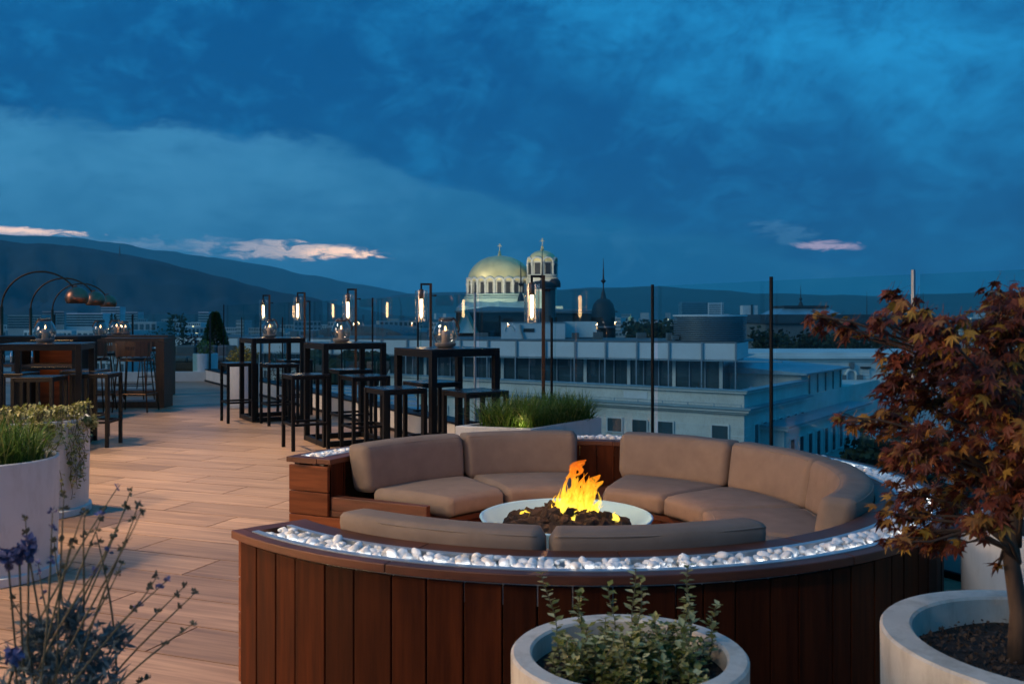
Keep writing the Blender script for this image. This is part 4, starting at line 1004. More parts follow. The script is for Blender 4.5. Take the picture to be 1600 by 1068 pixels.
# flames: many thin twisted tongues, alpha broken by noise
def flame_mat():
    m, nt, P, out = newmat('fire'); N, L = nt.nodes, nt.links; N.remove(P)
    tc = N.new('ShaderNodeTexCoord'); sp = N.new('ShaderNodeSeparateXYZ'); L.new(tc.outputs['Object'], sp.inputs[0])
    mp = N.new('ShaderNodeMapping'); mp.inputs['Scale'].default_value = (1.5, 1.5, .75); mp.inputs['Rotation'].default_value = (0, R(-25), 0); L.new(tc.outputs['Object'], mp.inputs[0])
    no = N.new('ShaderNodeTexNoise'); no.inputs['Scale'].default_value = 16; no.inputs['Detail'].default_value = 4; no.inputs['Distortion'].default_value = 1.2; L.new(mp.outputs[0], no.inputs['Vector'])
    mr = N.new('ShaderNodeMapRange'); L.new(sp.outputs[2], mr.inputs[0]); mr.inputs[1].default_value = .40; mr.inputs[2].default_value = .70
    ad = N.new('ShaderNodeMath'); ad.operation = 'MULTIPLY_ADD'; L.new(no.outputs['Fac'], ad.inputs[0]); ad.inputs[1].default_value = 1.3; ad.inputs[2].default_value = -.65
    a2 = N.new('ShaderNodeMath'); a2.operation = 'ADD'; L.new(mr.outputs[0], a2.inputs[0]); L.new(ad.outputs[0], a2.inputs[1])
    cr = N.new('ShaderNodeValToRGB'); L.new(a2.outputs[0], cr.inputs[0]); e = cr.color_ramp.elements
    e[0].position = .0; e[0].color = (1, .80, .10, 1); e[1].position = 1.; e[1].color = (.9, .13, .01, 1); x_ = e.new(.35); x_.color = (1, .52, .03, 1); x_ = e.new(.65); x_.color = (1, .27, .012, 1)
    em = N.new('ShaderNodeEmission'); L.new(cr.outputs[0], em.inputs[0])
    st = N.new('ShaderNodeMapRange'); L.new(a2.outputs[0], st.inputs[0]); st.inputs[3].default_value = 2.3; st.inputs[4].default_value = 1.0; L.new(st.outputs[0], em.inputs[1])
    tr_ = N.new('ShaderNodeBsdfTransparent'); ms = N.new('ShaderNodeMixShader')
    al = N.new('ShaderNodeMapRange'); L.new(no.outputs['Fac'], al.inputs[0]); al.inputs[1].default_value = .36; al.inputs[2].default_value = .56; al.inputs[3].default_value = .04; al.inputs[4].default_value = .74
    lw = N.new('ShaderNodeLayerWeight'); lw.inputs[0].default_value = .5; sb = N.new('ShaderNodeMapRange'); L.new(lw.outputs['Facing'], sb.inputs[0]); sb.inputs[1].default_value = .25; sb.inputs[2].default_value = .95; sb.inputs[3].default_value = 1.; sb.inputs[4].default_value = .0
    am = N.new('ShaderNodeMath'); am.operation = 'MULTIPLY'; L.new(al.outputs[0], am.inputs[0]); L.new(sb.outputs[0], am.inputs[1]); L.new(am.outputs[0], ms.inputs[0]); L.new(tr_.outputs[0], ms.inputs[1]); L.new(em.outputs[0], ms.inputs[2]); L.new(ms.outputs[0], out.inputs[0]); return m
M['fire'] = flame_mat()
random.seed(12); b = MB()
for i in range(95):
    x0, y0 = random.gauss(.0, .055), random.gauss(0, .045)
    h = random.uniform(.08, .27)*(1.1-min(.8, hypot(x0, y0)*5.5)); big = random.random() < .3
    if big: h *= 1.25
    if i < 9: x0 = random.uniform(-.24, -.08); h = random.uniform(.03, .07)
    h = min(h, .29); w = random.uniform(.011, .028)*(1.3 if big else 1); lean = random.uniform(.0, .38); ph = random.uniform(0, 6); amp = random.uniform(.008, .024); nn = 10
    pts, rs = [], []
    for k in range(nn+1):
        t = k/nn; z = .36+h*t
        pts.append((x0+lean*h*t**1.4+amp*sin(ph+t*7)*t, y0+amp*cos(ph*1.7+t*6)*t, z)); rs.append(max(.0008, w*(sin(pi*min(1, t*.80+.14))**1.2)*(1-t**3)+.0006))
    q = MB(); q.tube(pts, rs, 6); b.add(q.v, q.f)
b.build('flames', M['fire'], fb, smooth=True, loc=(.03, 0, 0))['kind'] = 'stuff'; b = MB()
for (x0, z0, x1, z1, w) in ((-.03, .585, .055, .675, .020), (-.02, .60, .03, .64, .014), (.03, .60, .05, .665, .016), (.06, .50, .125, .60, .024), (.08, .49, .14, .57, .02), (.0, .56, .02, .61, .012)):
    pts, rs = [], []
    for k in range(9):
        t = k/8; pts.append((x0+(x1-x0)*t+.012*sin(t*8), .01*sin(t*5+x0*30), z0+(z1-z0)*t**.8)); rs.append(max(.0008, w*sin(pi*min(1, t*.85+.1))))
    q = MB(); q.tube(pts, rs, 6); b.add(q.v, q.f)
b.build('flame_tips', M['fire'], fb, smooth=True, loc=(.03, 0, 0))['kind'] = 'stuff'
L_ = bpy.data.lights.new('fire_light', 'POINT'); o = bpy.data.objects.new('fire_light', L_); COL.objects.link(o); o.parent = fb; o.location = (.04, 0, .78); L_.energy = 15; L_.color = (1, .42, .12); L_.shadow_soft_size = .07

# ================================================================== tables, stools, lanterns, lamps
def rot(v, a): return (v[0]*cos(a)-v[1]*sin(a), v[0]*sin(a)+v[1]*cos(a))
def bar_table(near, ang, w, l, label):
    """near = near corner; table spans w along ang and l along ang+90"""
    c = (near[0]+rot((w/2, l/2), ang)[0], near[1]+rot((w/2, l/2), ang)[1])
    t = empty('bar_table', (*c, 0), ang, label, 'table', 'black square bar tables'); s = .056; h = 1.09
    b = MB(); b.box((0, 0, h-.006), (w, l, .012)); b.build('tabletop', M['blacktop'], t, bevel=.002)
    for sx in (-1, 1):
        for sy in (-1, 1):
            b = MB(); b.box((sx*(w/2-s/2), sy*(l/2-s/2), h/2-.006), (s, s, h-.014)); b.build('leg', M['black'], t, bevel=.003)
    for z, nm in ((h-.012-s/2-.001, 'apron'), (s/2+.002, 'base_rail')):
        for sy in (-1, 1):
            b = MB(); b.box((0, sy*(l/2-s/2), z), (w-2*s-.002, s-.004, s)); b.build(nm, M['black'], t, bevel=.002)
        for sx in (-1, 1):
            b = MB(); b.box((sx*(w/2-s/2), 0, z), (s-.004, l-2*s-.002, s)); b.build(nm, M['black'], t, bevel=.002)
    return t
TA = R(30)
T1 = bar_table((-3.36, 12.0), R(30), .70, .68, 'black bar table furthest along the fence, beside the cream planter')
T2 = bar_table((-1.97, 9.70), R(29), .70, .72, 'black bar table in the middle of the fence row')
T3 = bar_table((-.68, 7.86), R(35), .70, .68, 'black bar table nearest the round bench')
T0 = bar_table((-5.236, 9.41), R(14), .80, .75, 'dark bar table at far left in front of the lit cabinet')
def make_stool():
    t = empty('bar_stool', (0, 0, 0), 0); w = .40; h = .772; s = .034
    b = MB(); b.box((0, 0, h-.006), (w, w, .012)); b.build('seat', M['blacktop'], t, bevel=.002)
    for sx in (-1, 1):
        for sy in (-1, 1):
            b = MB(); b.box((sx*(w/2-s/2), sy*(w/2-s/2), h/2-.006), (s, s, h-.014)); b.build('leg', M['black'], t, bevel=.002)
    for z, nm, hh in ((.262, 'footrest', .024), (h-.03, 'seat_rail', .032)):
        for k in (-1, 1):
            b = MB(); b.box((0, k*(w/2-s/2), z), (w-2*s-.002, .022, hh)); b.build(nm, M['black'], t)
            b = MB(); b.box((k*(w/2-s/2), 0, z), (.022, w-2*s-.002, hh)); b.build(nm, M['black'], t)
    return t
st = make_stool(); first = True
def sc(nx, ny, a): return (nx+rot((.2, .2), a)[0], ny+rot((.2, .2), a)[1])
stools = [(-3.646, 11.88, 30, 'stool on the aisle side of the furthest fence table'), (-3.05, 11.6, 30, 'stool on the near side of the furthest fence table'), (-3.12, 12.72, 30, 'stool on the fence side of the furthest fence table'),
          (-2.233, 9.42, 29, 'stool on the aisle side of the middle fence table'), (-1.58, 9.2, 29, 'stool on the near side of the middle fence table'), (-1.93, 10.35, 29, 'stool tucked behind the middle fence table'),
          (-1.044, 7.56, 33, 'stool on the aisle side of the table nearest the bench'), (-.36, 7.28, 33, 'stool on the near side of the table nearest the bench'), (-.80, 8.30, 33, 'stool tucked behind the table nearest the bench'),
          (-4.62, 9.68, 2, 'stool at the right end of the far left table'), (-4.93, 9.12, 5, 'stool in front of the far left table, nearest the grass planter'), (-5.55, 9.75, 3, 'stool at the left end of the far left table'), (-5.0, 10.25, 3, 'stool behind the far left table before the lit cabinet')]
for i, (x, y, a, lab) in enumerate(stools):
    o = st if i == 0 else copy_tree(st)
    c = sc(x, y, R(a)); o.location = (c[0], c[1], 0); o.rotation_euler = (0, 0, R(a)); tag(o, lab, 'stool', 'black backless bar stools')
# hurricane lanterns
def make_lantern():
    t = empty('candle_lantern', (0, 0, 0))
    b = MB(); b.lathe([(.055, 0), (.080, .012), (.086, .035), (.078, .038), (.0, .030)], 32); b.build('dish', M['concrete'], t, auto=50)
    pr = [(.074, .036), (.092, .07), (.098, .105), (.090, .145), (.066, .19), (.052, .215), (.054, .24)]
    def sm(p, n=4):
        o = []
        for i in range(len(p)-1):
            p0, p1, p2, p3 = p[max(i-1, 0)], p[i], p[i+1], p[min(i+2, len(p)-1)]
            for k in range(n):
                t = k/n; o.append(tuple(.5*((2*p1[j])+(-p0[j]+p2[j])*t+(2*p0[j]-5*p1[j]+4*p2[j]-p3[j])*t*t+(-p0[j]+3*p1[j]-3*p2[j]+p3[j])*t**3) for j in (0, 1)))
        return o+[p[-1]]
    pr = sm(pr); b = MB(); b.lathe(pr+[(r-.004, z) for r, z in pr[::-1]], 32, closed=True); b.build('glass_shade', M['smoke'], t, smooth=True)
    c = MB(); c.lathe([(.030, .032), (.031, .13), (.027, .134), (.006, .128), (0, .128)], 20); cnd = c.build('candle', M['candle'], t, auto=50)
    f = MB(); f.lathe([(0.0005, .132), (.0055, .140), (.006, .147), (.003, .160), (0, .170)], 10); f.build('flame', M['flame'], cnd, smooth=True)
    s = MB(); pts = [(.052, 0, .222), (.062, -.02, .232), (.085, -.02, .205), (.104, -.005, .165), (.108, 0, .14), (.100, 0, .118)]
    s.tube(sm([(p[0], p[2]) for p in pts]) and [(a_[0], -.012, a_[1]) for a_ in sm([(p[0], p[2]) for p in pts])], .008, 6); s.build('strap', M['leather'], t, smooth=True)
    s = MB(); s.lathe([(.0535, .208), (.057, .212), (.057, .220), (.0535, .223)], 24); s.build('collar', M['leather'], t)
    return t
ln = make_lantern()
spots = [(-.60, 8.36, 1.091, 1., 'large glass candle lantern on the bar table nearest the bench', 20), (-1.86, 10.10, 1.091, .95, 'glass candle lantern on the middle fence table', 10), (-3.26, 12.48, 1.091, .92, 'glass candle lantern on the furthest fence table', 0),
         (-5.02, 9.98, 1.091, .98, 'glass candle lantern on the far left dark table', 180), (-6.32, 14.25, 1.051, 1.08, 'candle lantern on the long wooden table, leftmost of its three', 180), (-6.02, 14.25, 1.051, .9, 'candle lantern on the long wooden table, middle of its three', 180), (-5.98, 14.6, 1.051, .85, 'candle lantern on the long wooden table, rightmost of its three', 180)]
spots[5] = (-6.25, 14.9+1.4, 1.051, 1.0, spots[5][4], 180); spots[6] = (-6.85, 16.4, 1.051, 1., spots[6][4], 180)
spots[4] = (X(157, 14.13), 14.13, 1.051, 1.0, spots[4][4], 180); spots[5] = (X(182, 16.28), 16.28, 1.051, 1.0, 'candle lantern on the second wooden table, left one', 180); spots[6] = (X(196, 16.3), 16.3, 1.051, .9, 'candle lantern on the second wooden table, right one', 180)
for i, (x, y, z, s, lab, rz) in enumerate(spots):
    o = ln if i == 0 else copy_tree(ln)
    s *= 1.14; o.location = (x, y, z); o.scale = (s,)*3; o.rotation_euler = (0, 0, R(rz)); tag(o, lab, 'candle lantern', 'glass candle lanterns on the tables')
    L_ = bpy.data.lights.new('candle_light', 'POINT'); p = bpy.data.objects.new('candle_light', L_); COL.objects.link(p); p.parent = o; p.location = (0, 0, .175); L_.energy = 1.2; L_.color = (1, .55, .25); L_.shadow_soft_size = .01
# filament lamps on poles clamped to the fence
def make_pole_lamp():
    t = empty('pole_lamp', (0, 0, 0)); s = .021; top = 1.735
    b = MB(); b.span((-s/2-.004, -s/2-.004, KH+.02), (s/2+.004, s/2+.004, top), 0); b.build('pole', M['bronze'], t, bevel=.002)
    b = MB(); b.span((-.092, -s/2, top-s), (-.0135, s/2, top)); b.span((-.092-s, -s/2, top-.12), (-.092-.001, s/2, top)); b.build('hook', M['black'], t)
    b = MB(); b.lathe([(.02, 1.56), (.025, 1.565), (.025, 1.665), (.012, 1.672)], 16, (-.092-s/2, 0, 0)); b.build('lamp_holder', M['bronze'], t, auto=40)
    cx_ = -.092-s/2
    b = MB(); b.lathe([(.066, 1.315), (.068, 1.32), (.068, 1.655), (.066, 1.657), (.0655, 1.655), (.0655, 1.32)], 32, (cx_, 0, 0), closed=True); b.build('glass_cylinder', M['clear'], t, auto=40)
    b = MB(); b.lathe([(.010, 1.565), (.0155, 1.55), (.0155, 1.385), (.012, 1.365), (0, 1.357)], 14, (cx_, 0, 0)); bl = b.build('bulb', M['bulb'], t, smooth=True)
    b = MB(); b.tube([(s/2, 0, 1.60), (.05, 0, 1.60)], .006, 6); b.lathe([(.014, 1.59), (.014, 1.61)], 8, (.05, 0, 0)); b.build('clamp', M['black'], t)
    return t
pl_ = make_pole_lamp()
for i, (s, lab) in enumerate(((849, 'filament lamp on a bronze pole rising from the grass planter, largest of the row'), (673, 'filament lamp behind the bar table nearest the bench'), (556, 'filament lamp behind the middle bar table'), (476, 'filament lamp between the middle and furthest bar tables'), (421, 'filament lamp furthest along the fence'))):
    o = pl_ if i == 0 else copy_tree(pl_)
    s = s_for(s, -.045); p = fpt(s, -.045); o.location = (p[0], p[1], 0); o.rotation_euler = (0, 0, R(4)); tag(o, lab, 'lamp', 'filament lamps on poles by the fence')
# arc lamps
def make_arc():
    t = empty('arc_lamp', (0, 0, 0)); n = 26; pts = []; hd = 1.06; zc = 1.50; top = 2.05
    for k in range(n+1):
        th = pi-(pi-.62)*k/n; a_ = hd*.56
        pts.append((a_+a_*cos(th), 0, zc+(top-zc)*sin(th)))
    b = MB(); b.tube([(0, 0, .03), (0, 0, zc)]+pts[1:], [.026, .022]+[.0135]*n, 8); b.build('arc_stem', M['bronze'], t, smooth=True)
    b = MB(); b.tube([(0, 0, .03), (0, 0, 1.52)], .026, 10); b.build('sleeve', M['bronze'], t, smooth=True)
    e = pts[-1]; b = MB(); r = .168
    pr = [(r*sin(R(a)), r*cos(R(a))) for a in range(0, 124, 8)]; pr = [(max(p[0], .001), p[1]) for p in pr]
    c = (e[0]+.06, 0, e[2]-.165)
    b.lathe(pr+[(p[0]*.965, p[1]*.965) for p in pr[::-1]], 36, c, closed=True); sh = b.build('lamp_shade', M['brass'], t, smooth=True)
    b = MB(); b.tube([e, (c[0], 0, c[2]+r+.01)], .014, 8); b.build('joint', M['bronze'], t)
    b = MB(); b.lathe([(.2, .002), (.2, .03), (.03, .04)], 32); b.build('base', M['black'], t, auto=40)
    return t
al = make_arc()
for i, (px, d, lab) in enumerate(((2.5, 14., 'brass domed arc lamp nearest and largest at far left'), (48, 16.4, 'middle of the three brass arc lamps'), (82, 19., 'furthest and smallest of the three brass arc lamps'))):
    o = al if i == 0 else copy_tree(al)
    o.location = (X(px, d), d, 0); o.scale = (1.0, 1, 1.); tag(o, lab, 'arc lamp', 'brass arc lamps')

# wooden communal tables (thick U frames)
def wood_table(xr, y, w, dp, h, label):
    t = empty('communal_table', (xr-w/2, y+dp/2, 0), 0, label, 'table', 'long wooden bar tables')
    b = MB(); b.box((0, 0, h-.03), (w, dp, .058)); b.build('tabletop', M['walnut'], t, bevel=.003)
    for sx in (-1, 1):
        b = MB(); b.box((sx*(w/2-.065), 0, h/2-.03), (.13, dp-.004, h-.062)); b.build('end_panel', M['walnut'], t, bevel=.003)
    b = MB(); b.box((0, 0, .05), (w-.262, dp-.01, .085)); b.build('base_slab', M['walnut'], t, bevel=.003)
    b = MB(); b.box((0, dp*.2, .52), (w-.262, .03, .8)); b.build('back_panel', M['walnut'], t) if False else None
    return t
wood_table(-5.23, 13.95, 2.3, .36, 1.05, 'long walnut bar table with thick end panels, the nearer of two')
wood_table(-5.97, 16.1, 2.4, .36, 1.05, 'second walnut bar table just behind the first')
# lit wooden cabinet behind the far-left table
cb = empty('bar_cabinet', (-7.1, 12.3, 0), 0, 'open bar cabinet with orange lit wood back and shelf at far left', 'cabinet')
def cabinet():
    x0, x1, y0, y1 = -8.3, X(118, 12.3), 12.3, 12.95; ox, oy = -7.1, 12.3
    def part(n, a, c, mat='walnut', bev=.003):
        b = MB(); b.span((a[0]-ox, a[1]-oy, a[2]), (c[0]-ox, c[1]-oy, c[2])); return b.build(n, M[mat], cb, bevel=bev)
    part('top', (x0, y0-.05, 1.06), (x1+.05, y1, 1.11), 'black')
    for xa in (x0, X(22, 12.3), x1-.05): part('side_panel', (xa, y0, .002), (xa+.05, y1, 1.058), 'black')
    part('back_panel', (X(22, 12.3)+.052, y1-.09, .04), (X(103, 12.3), y1-.06, 1.055), 'cedar_h')
    part('shelf', (X(22, 12.3)+.052, y0+.05, .70), (x1-.052, y1-.095, .735), 'walnut')
    part('plinth', (x0+.06, y0+.06, .002), (x1-.052, y1-.1, .06), 'black')
    b = MB(); b.span((X(30, 12.3)-ox, .30, 1.045), (X(95, 12.3)-ox, .34, 1.055)); b.build('led_strip', M['ledwarm'], cb)
    b = MB(); b.span((X(30, 12.3)-ox, .30, .685), (X(95, 12.3)-ox, .34, .697)); b.build('led_strip', M['ledwarm'], cb)
cabinet()
b = MB(); b.span((-1.2, -.05, 1.0), (X(118, 12.3)+7.1, -.03, 1.059)); b.span((X(22, 12.3)+7.15, .03, .665), (X(118, 12.3)+7.05, .05, .70)); b.build('front_lip', M['black'], cb)
jm = MB(); jm.lathe([(.028, 0), (.03, .01), (.028, .07), (.033, .085), (.033, .10), (.026, .12), (.027, .17), (.022, .19), (0, .195)], 16); jme = jm.mesh('cocktail_shaker', M['chrome'], True)
for k, (px, lab) in enumerate(((3, 'steel shaker on the cabinet shelf, leftmost'), (18, 'steel shaker on the cabinet shelf, second from left'), (36, 'steel shaker on the cabinet shelf beside the lit back, left one'), (49, 'steel shaker on the cabinet shelf beside the lit back, right one'))):
    zz = .737 if px > 25 else .745
    o = obj('cocktail_shaker', jme, loc=(X(px, 12.5), 12.52, zz)); tag(o, lab, 'shaker', 'steel shakers on the cabinet')
b = MB(); b.span((-8.24, 12.36, .70), (X(22, 12.3)-.003, 12.84, .735)); b.v = [(v[0]+7.1, v[1]-12.3, v[2]) for v in b.v]; b.build('shelf', M['walnut'], cb)
# bar chairs with slotted wooden backs
def make_chair():
    t = empty('bar_chair', (0, 0, 0)); m_ = M
    b = MB(); n = 12
    # back panel curved: five bars leave four slots in the middle
    W_ = .50
    def bar(xa, xb, z0, z1):
        q = MB(); k = max(1, int((xb-xa)/.05)); vs = []
        for i in range(k+1):
            x = xa+(xb-xa)*i/k; y = -.20+.10*(x/.25)**2
            for yy, z in ((y, z0), (y-.016, z0), (y-.016, z1), (y, z1)): vs.append((x, yy, z))
        q.add(vs, [(i*4+j, i*4+(j+1) % 4, (i+1)*4+(j+1) % 4, (i+1)*4+j) for i in range(k) for j in range(4)]+[(3, 2, 1, 0), (k*4, k*4+1, k*4+2, k*4+3)]); b.add(q.v, q.f)
    z0, z1 = .80, 1.02
    bar(-.25, -.075, z0, z1); bar(.075, .25, z0, z1); bar(-.0749, .0749, z0, .89); bar(-.0749, .0749, .94, z1)
    for i in range(5):
        x = -.0749+.1498*i/4; bar(max(-.0748, x-.009), min(.0748, x+.009), .8901, .9399)
    b.build('backrest', M['walnut'], t)
    q = MB(); q.lathe([(.0, .745), (.19, .745), (.215, .757), (.21, .775), (.0, .768)], 28); q.build('seat', M['black'], t, auto=50)
    q = MB(); ring = [(.225*cos(2*pi*k/28), .225*sin(2*pi*k/28), .74) for k in range(29)]; q.tube(ring, .009, 6, False); q.build('seat_ring', M['bronze'], t, smooth=True)
    for sx in (-1, 1):
        for sy in (-1, 1):
            q = MB(); q.tube([(sx*.25, sy*.22, .003), (sx*.19, sy*.16 if sy > 0 else -.17, .745)]+([(sx*.225, -.125, .80), (sx*.235, -.12, .98)] if sy < 0 else []), .0105, 7); q.build('leg', M['bronze'], t, smooth=True)
    for a_, c_ in (((-.235, .205), (.235, .205)), ((-.235, -.205), (.235, -.205)), ((-.235, -.205), (-.235, .205)), ((.235, -.205), (.235, .205))):
        q = MB(); q.tube([(*a_, .26), (*c_, .26)], .007, 6); q.build('footrest', M['bronze'], t)
    return t
bc = make_chair()
chairs = [(X(208, 13.35), 13.45, 0, 'bar chair with slotted wood back, the whole one facing the walnut table'), (X(138, 13.35), 13.5, 0, 'bar chair with wooden back half hidden by the far left table'), (X(215, 15.3), 15.15, 180, 'bar chair seen through the legs between the two walnut tables, right one'), (X(165, 15.3), 15.2, 180, 'bar chair seen through the legs between the two walnut tables, left one'), (X(245, 17.4), 17.3, 180, 'bar chair beyond the second walnut table')]
for i, (x, y, rz, lab) in enumerate(chairs):
    o = bc if i == 0 else copy_tree(bc)
    o.location = (x, y, 0); o.rotation_euler = (0, 0, R(rz)); tag(o, lab, 'bar chair', 'bar chairs with wooden backs')

# end-of-terrace lounge bench, planters and shrubs
def lounge():
    y = 20.6; x0, x1 = X(258, y), X(356, y)
    t = empty('lounge_bench', ((x0+x1)/2, y, 0), 0, 'low dark wood lounge bench with grey back cushions across the terrace end', 'bench')
    cx_ = (x0+x1)/2
    b = MB(); b.span((x0-cx_, 0, .002), (x1-cx_, .8, .36)); b.build('base', M['walnut'], t, bevel=.01)
    for i, (a, c) in enumerate(((0, .34), (.35, .68), (.69, 1))):
        b = MB(); b.span((x0-cx_+(x1-x0)*a, .02, .365), (x0-cx_+(x1-x0)*c, .6, .48)); b.build('seat_cushion', M['greycush'], t, bevel=.04)
        b = MB(); b.span((x0-cx_+(x1-x0)*a, .6, .37), (x0-cx_+(x1-x0)*c, .78, .72)); b.build('back_cushion', M['greycush'], t, bevel=.05)
lounge()
def ground_light(px, d, lab):
    t = empty('floor_uplight', (X(px, d), d, 0), 0, lab, 'floor light', 'small floor uplights')
    b = MB(); b.lathe([(.07, .002), (.07, .012), (.05, .014)], 20); b.build('rim', M['steel'], t)
    b = MB(); b.lathe([(.045, .014), (0, .016)], 16); b.build('lens', M['ledwarm'], t)
ground_light(278, 20.2, 'small warm floor light before the lounge bench, left one'); ground_light(287, 19.9, 'small warm floor light before the lounge bench, right one')
def leaf_geo(mb, p, d, up, L, w, fold=.25):
    d = d.normalized(); s = d.cross(up)
    if s.length < .01: s = d.orthogonal()
    s.normalize(); n = s.cross(d)
    a = p; t = p+d*L; m1 = p+d*L*.5
    mb.add([a, m1+s*w+n*w*fold, t, m1-s*w+n*w*fold, m1], [(0, 1, 4), (1, 2, 4), (2, 3, 4), (3, 0, 4)])
def rv(): return Vector((random.gauss(0, 1), random.gauss(0, 1), random.gauss(0, 1))).normalized()
def shrub(name, loc, rx, rz_, n, L, mat, label, cat='shrub', shape='ball', seed=1, stems=7, h0=0., group=None):
    random.seed(seed); t = empty(name, loc, 0, label, cat, group); b = MB(); s = MB()
    for k in range(stems):
        a = random.uniform(0, 6.28); r = random.uniform(.2, .75)*rx; s.tube([(0, 0, h0), (r*.4*cos(a), r*.4*sin(a), h0+rz_*.5), (r*cos(a), r*sin(a), h0+rz_*1.3)], [.008, .006, .003], 5)
    s.build('stems', M['bark'], t)['kind'] = 'stuff'
    for k in range(n):
        if shape == 'cone':
            h = random.random()**.8; a = random.uniform(0, 6.28); r = rx*(1-h)**.85*random.uniform(.75, 1.04)+.01; p = Vector((r*cos(a), r*sin(a), h0+h*rz_*2)); d = Vector((cos(a), sin(a), random.uniform(-.3, .8)))
        elif shape == 'column':
            h = random.random(); a = random.uniform(0, 6.28); r = rx*random.random()**.5*(1-.5*h); p = Vector((r*cos(a), r*sin(a), h0+h*rz_*2)); d = Vector((cos(a), sin(a), random.uniform(-.6, .6)))+rv()*.4
        else:
            v = rv(); v *= random.uniform(.45, 1.05)*(1+.25*mn.noise(v*2+Vector((seed, 0, 0)))); p = Vector((v.x*rx, v.y*rx, h0+rz_+v.z*rz_)); d = v+rv()*.6
        leaf_geo(b, p, d, rv(), L*random.uniform(.7, 1.3), L*.3)
    f = b.build('foliage', M[mat], t); f['kind'] = 'stuff'; return t
def cyl_planter(name, loc, r, h, mat, label, thick=.02, ringb=True, rim_=0, soil=.04, taper=1., group='round planters', soilname='soil'):
    t = empty(name, loc, 0, label, 'planter', group)
    b = MB(); b.lathe([(r*taper*.97, .03), (r*.995, h*.6), (r, h-.006), (r-.006, h), (r-thick+.006, h), (r-thick, h-.006), (r-thick, h-soil-.03)], 64); b.build('pot', M[mat], t, auto=35)
    if ringb: b = MB(); b.lathe([(r*1.03, .003), (r*1.03, .045), (r*.99, .05)], 64); b.build('plinth', M[mat], t, auto=35)
    b = MB(); vs = [(0, 0, h-soil)]; n = 40; rings = 8
    b2 = MB(); v = []
    for i in range(rings+1):
        for k in range(n):
            rr_ = (r-thick+.002)*i/rings; a = 2*pi*k/n; v.append((rr_*cos(a), rr_*sin(a), h-soil+.012*mn.noise(Vector((rr_*cos(a)*9, rr_*sin(a)*9, r*31)))+.007*mn.noise(Vector((rr_*cos(a)*30, rr_*sin(a)*30, 1)))))
    b2.add(v, [(i*n+k, i*n+(k+1) % n, (i+1)*n+(k+1) % n, (i+1)*n+k) for i in range(rings) for k in range(n)]); b2.build('soil', M['soil'], t, smooth=True)
    return t
cyl_planter('planter', (X(321, 20.05), 20.05, 0), .26, .58, 'white', 'white cylinder planter before the lounge bench')
shrub('shrub', (X(321, 20.05), 20.05, .54), .17, .16, 420, .045, 'gold_leaf', 'yellowish shrub in the far white planter', seed=3)
cyl_planter('planter', (X(380, 14.1), 14.1, 0), .235, .66, 'white', 'cream lit cylinder planter beside the furthest fence table')
shrub('shrub', (X(380, 14.1), 14.1, .62), .20, .15, 700, .04, 'gold_leaf', 'golden variegated shrub beside the furthest fence table', seed=4)
shrub('topiary_cone', (X(336, 22.3), 22.3, .1), .42, .68, 5200, .085, 'topiary', 'clipped topiary cone rising behind the lounge bench', 'topiary', 'cone', 5)
shrub('bamboo_shrub', (X(277, 22.4), 22.4, .1), .30, .66, 700, .09, 'greenleaf', 'upright light green bush at the left of the topiary cone', 'shrub', 'column', 6)
shrub('purple_shrub', (X(305, 22.6), 22.6, .1), .40, .42, 900, .07, 'purpleleaf', 'dark purple bush between the green bush and the topiary cone', 'shrub', 'ball', 7)
shrub('conifer', (X(177, 21), 21, .3), .17, .56, 700, .05, 'greenleaf', 'small dark conifer tip standing behind the candle lanterns', 'conifer', 'cone', 8)
shrub('shrub', (X(246, 21.5), 21.5, .1), .35, .5, 500, .06, 'greenleaf', 'leafy shrub just left of the light green bush', 'shrub', 'ball', 9)
shrub('shrub', (X(440, 16.8), 16.8, .1), .26, .33, 500, .05, 'greenleaf', 'dim shrub behind the glass seen under the furthest table', 'shrub', 'ball', 10)

# grass planters
def grass(name, loc, pts, hgt, spread, label, seed, cat='grass', width=.0045, droop=1., mat='grassb'):
    random.seed(seed); t = empty(name, loc, 0, label, cat); b = MB()
    for (x, y) in pts:
        a = random.uniform(0, 6.28); h = hgt*random.uniform(.55, 1.1); sp = spread*random.uniform(.15, 1.1); nn = 6; w = width*random.uniform(.7, 1.3)
        dx, dy = cos(a), sin(a); px_, py_ = -dy*w/2, dx*w/2; v = []
        for k in range(nn+1):
            q = k/nn; r = sp*q**1.5; z = h*(q-.42*droop*q**3*min(1.3, sp/spread+.3)); ww = (1-q**2.2)
            c = (x+dx*r, y+dy*r, z); v += [(c[0]+px_*ww, c[1]+py_*ww, c[2]), (c[0]-px_*ww, c[1]-py_*ww, c[2])]
        b.add(v, [(2*k, 2*k+1, 2*k+3, 2*k+2) for k in range(nn)])
    o = b.build('grass_blades', M[mat], t); o['kind'] = 'stuff'; return t
gp = [(-.40, 6.52), (.13, 6.36), (.66, 6.84), (.40, 7.40), (.06, 7.06)]
gpl = empty('grass_planter', (.1, 6.8, 0), 0, 'angular white planter of green grass behind the sofa cushions', 'planter')
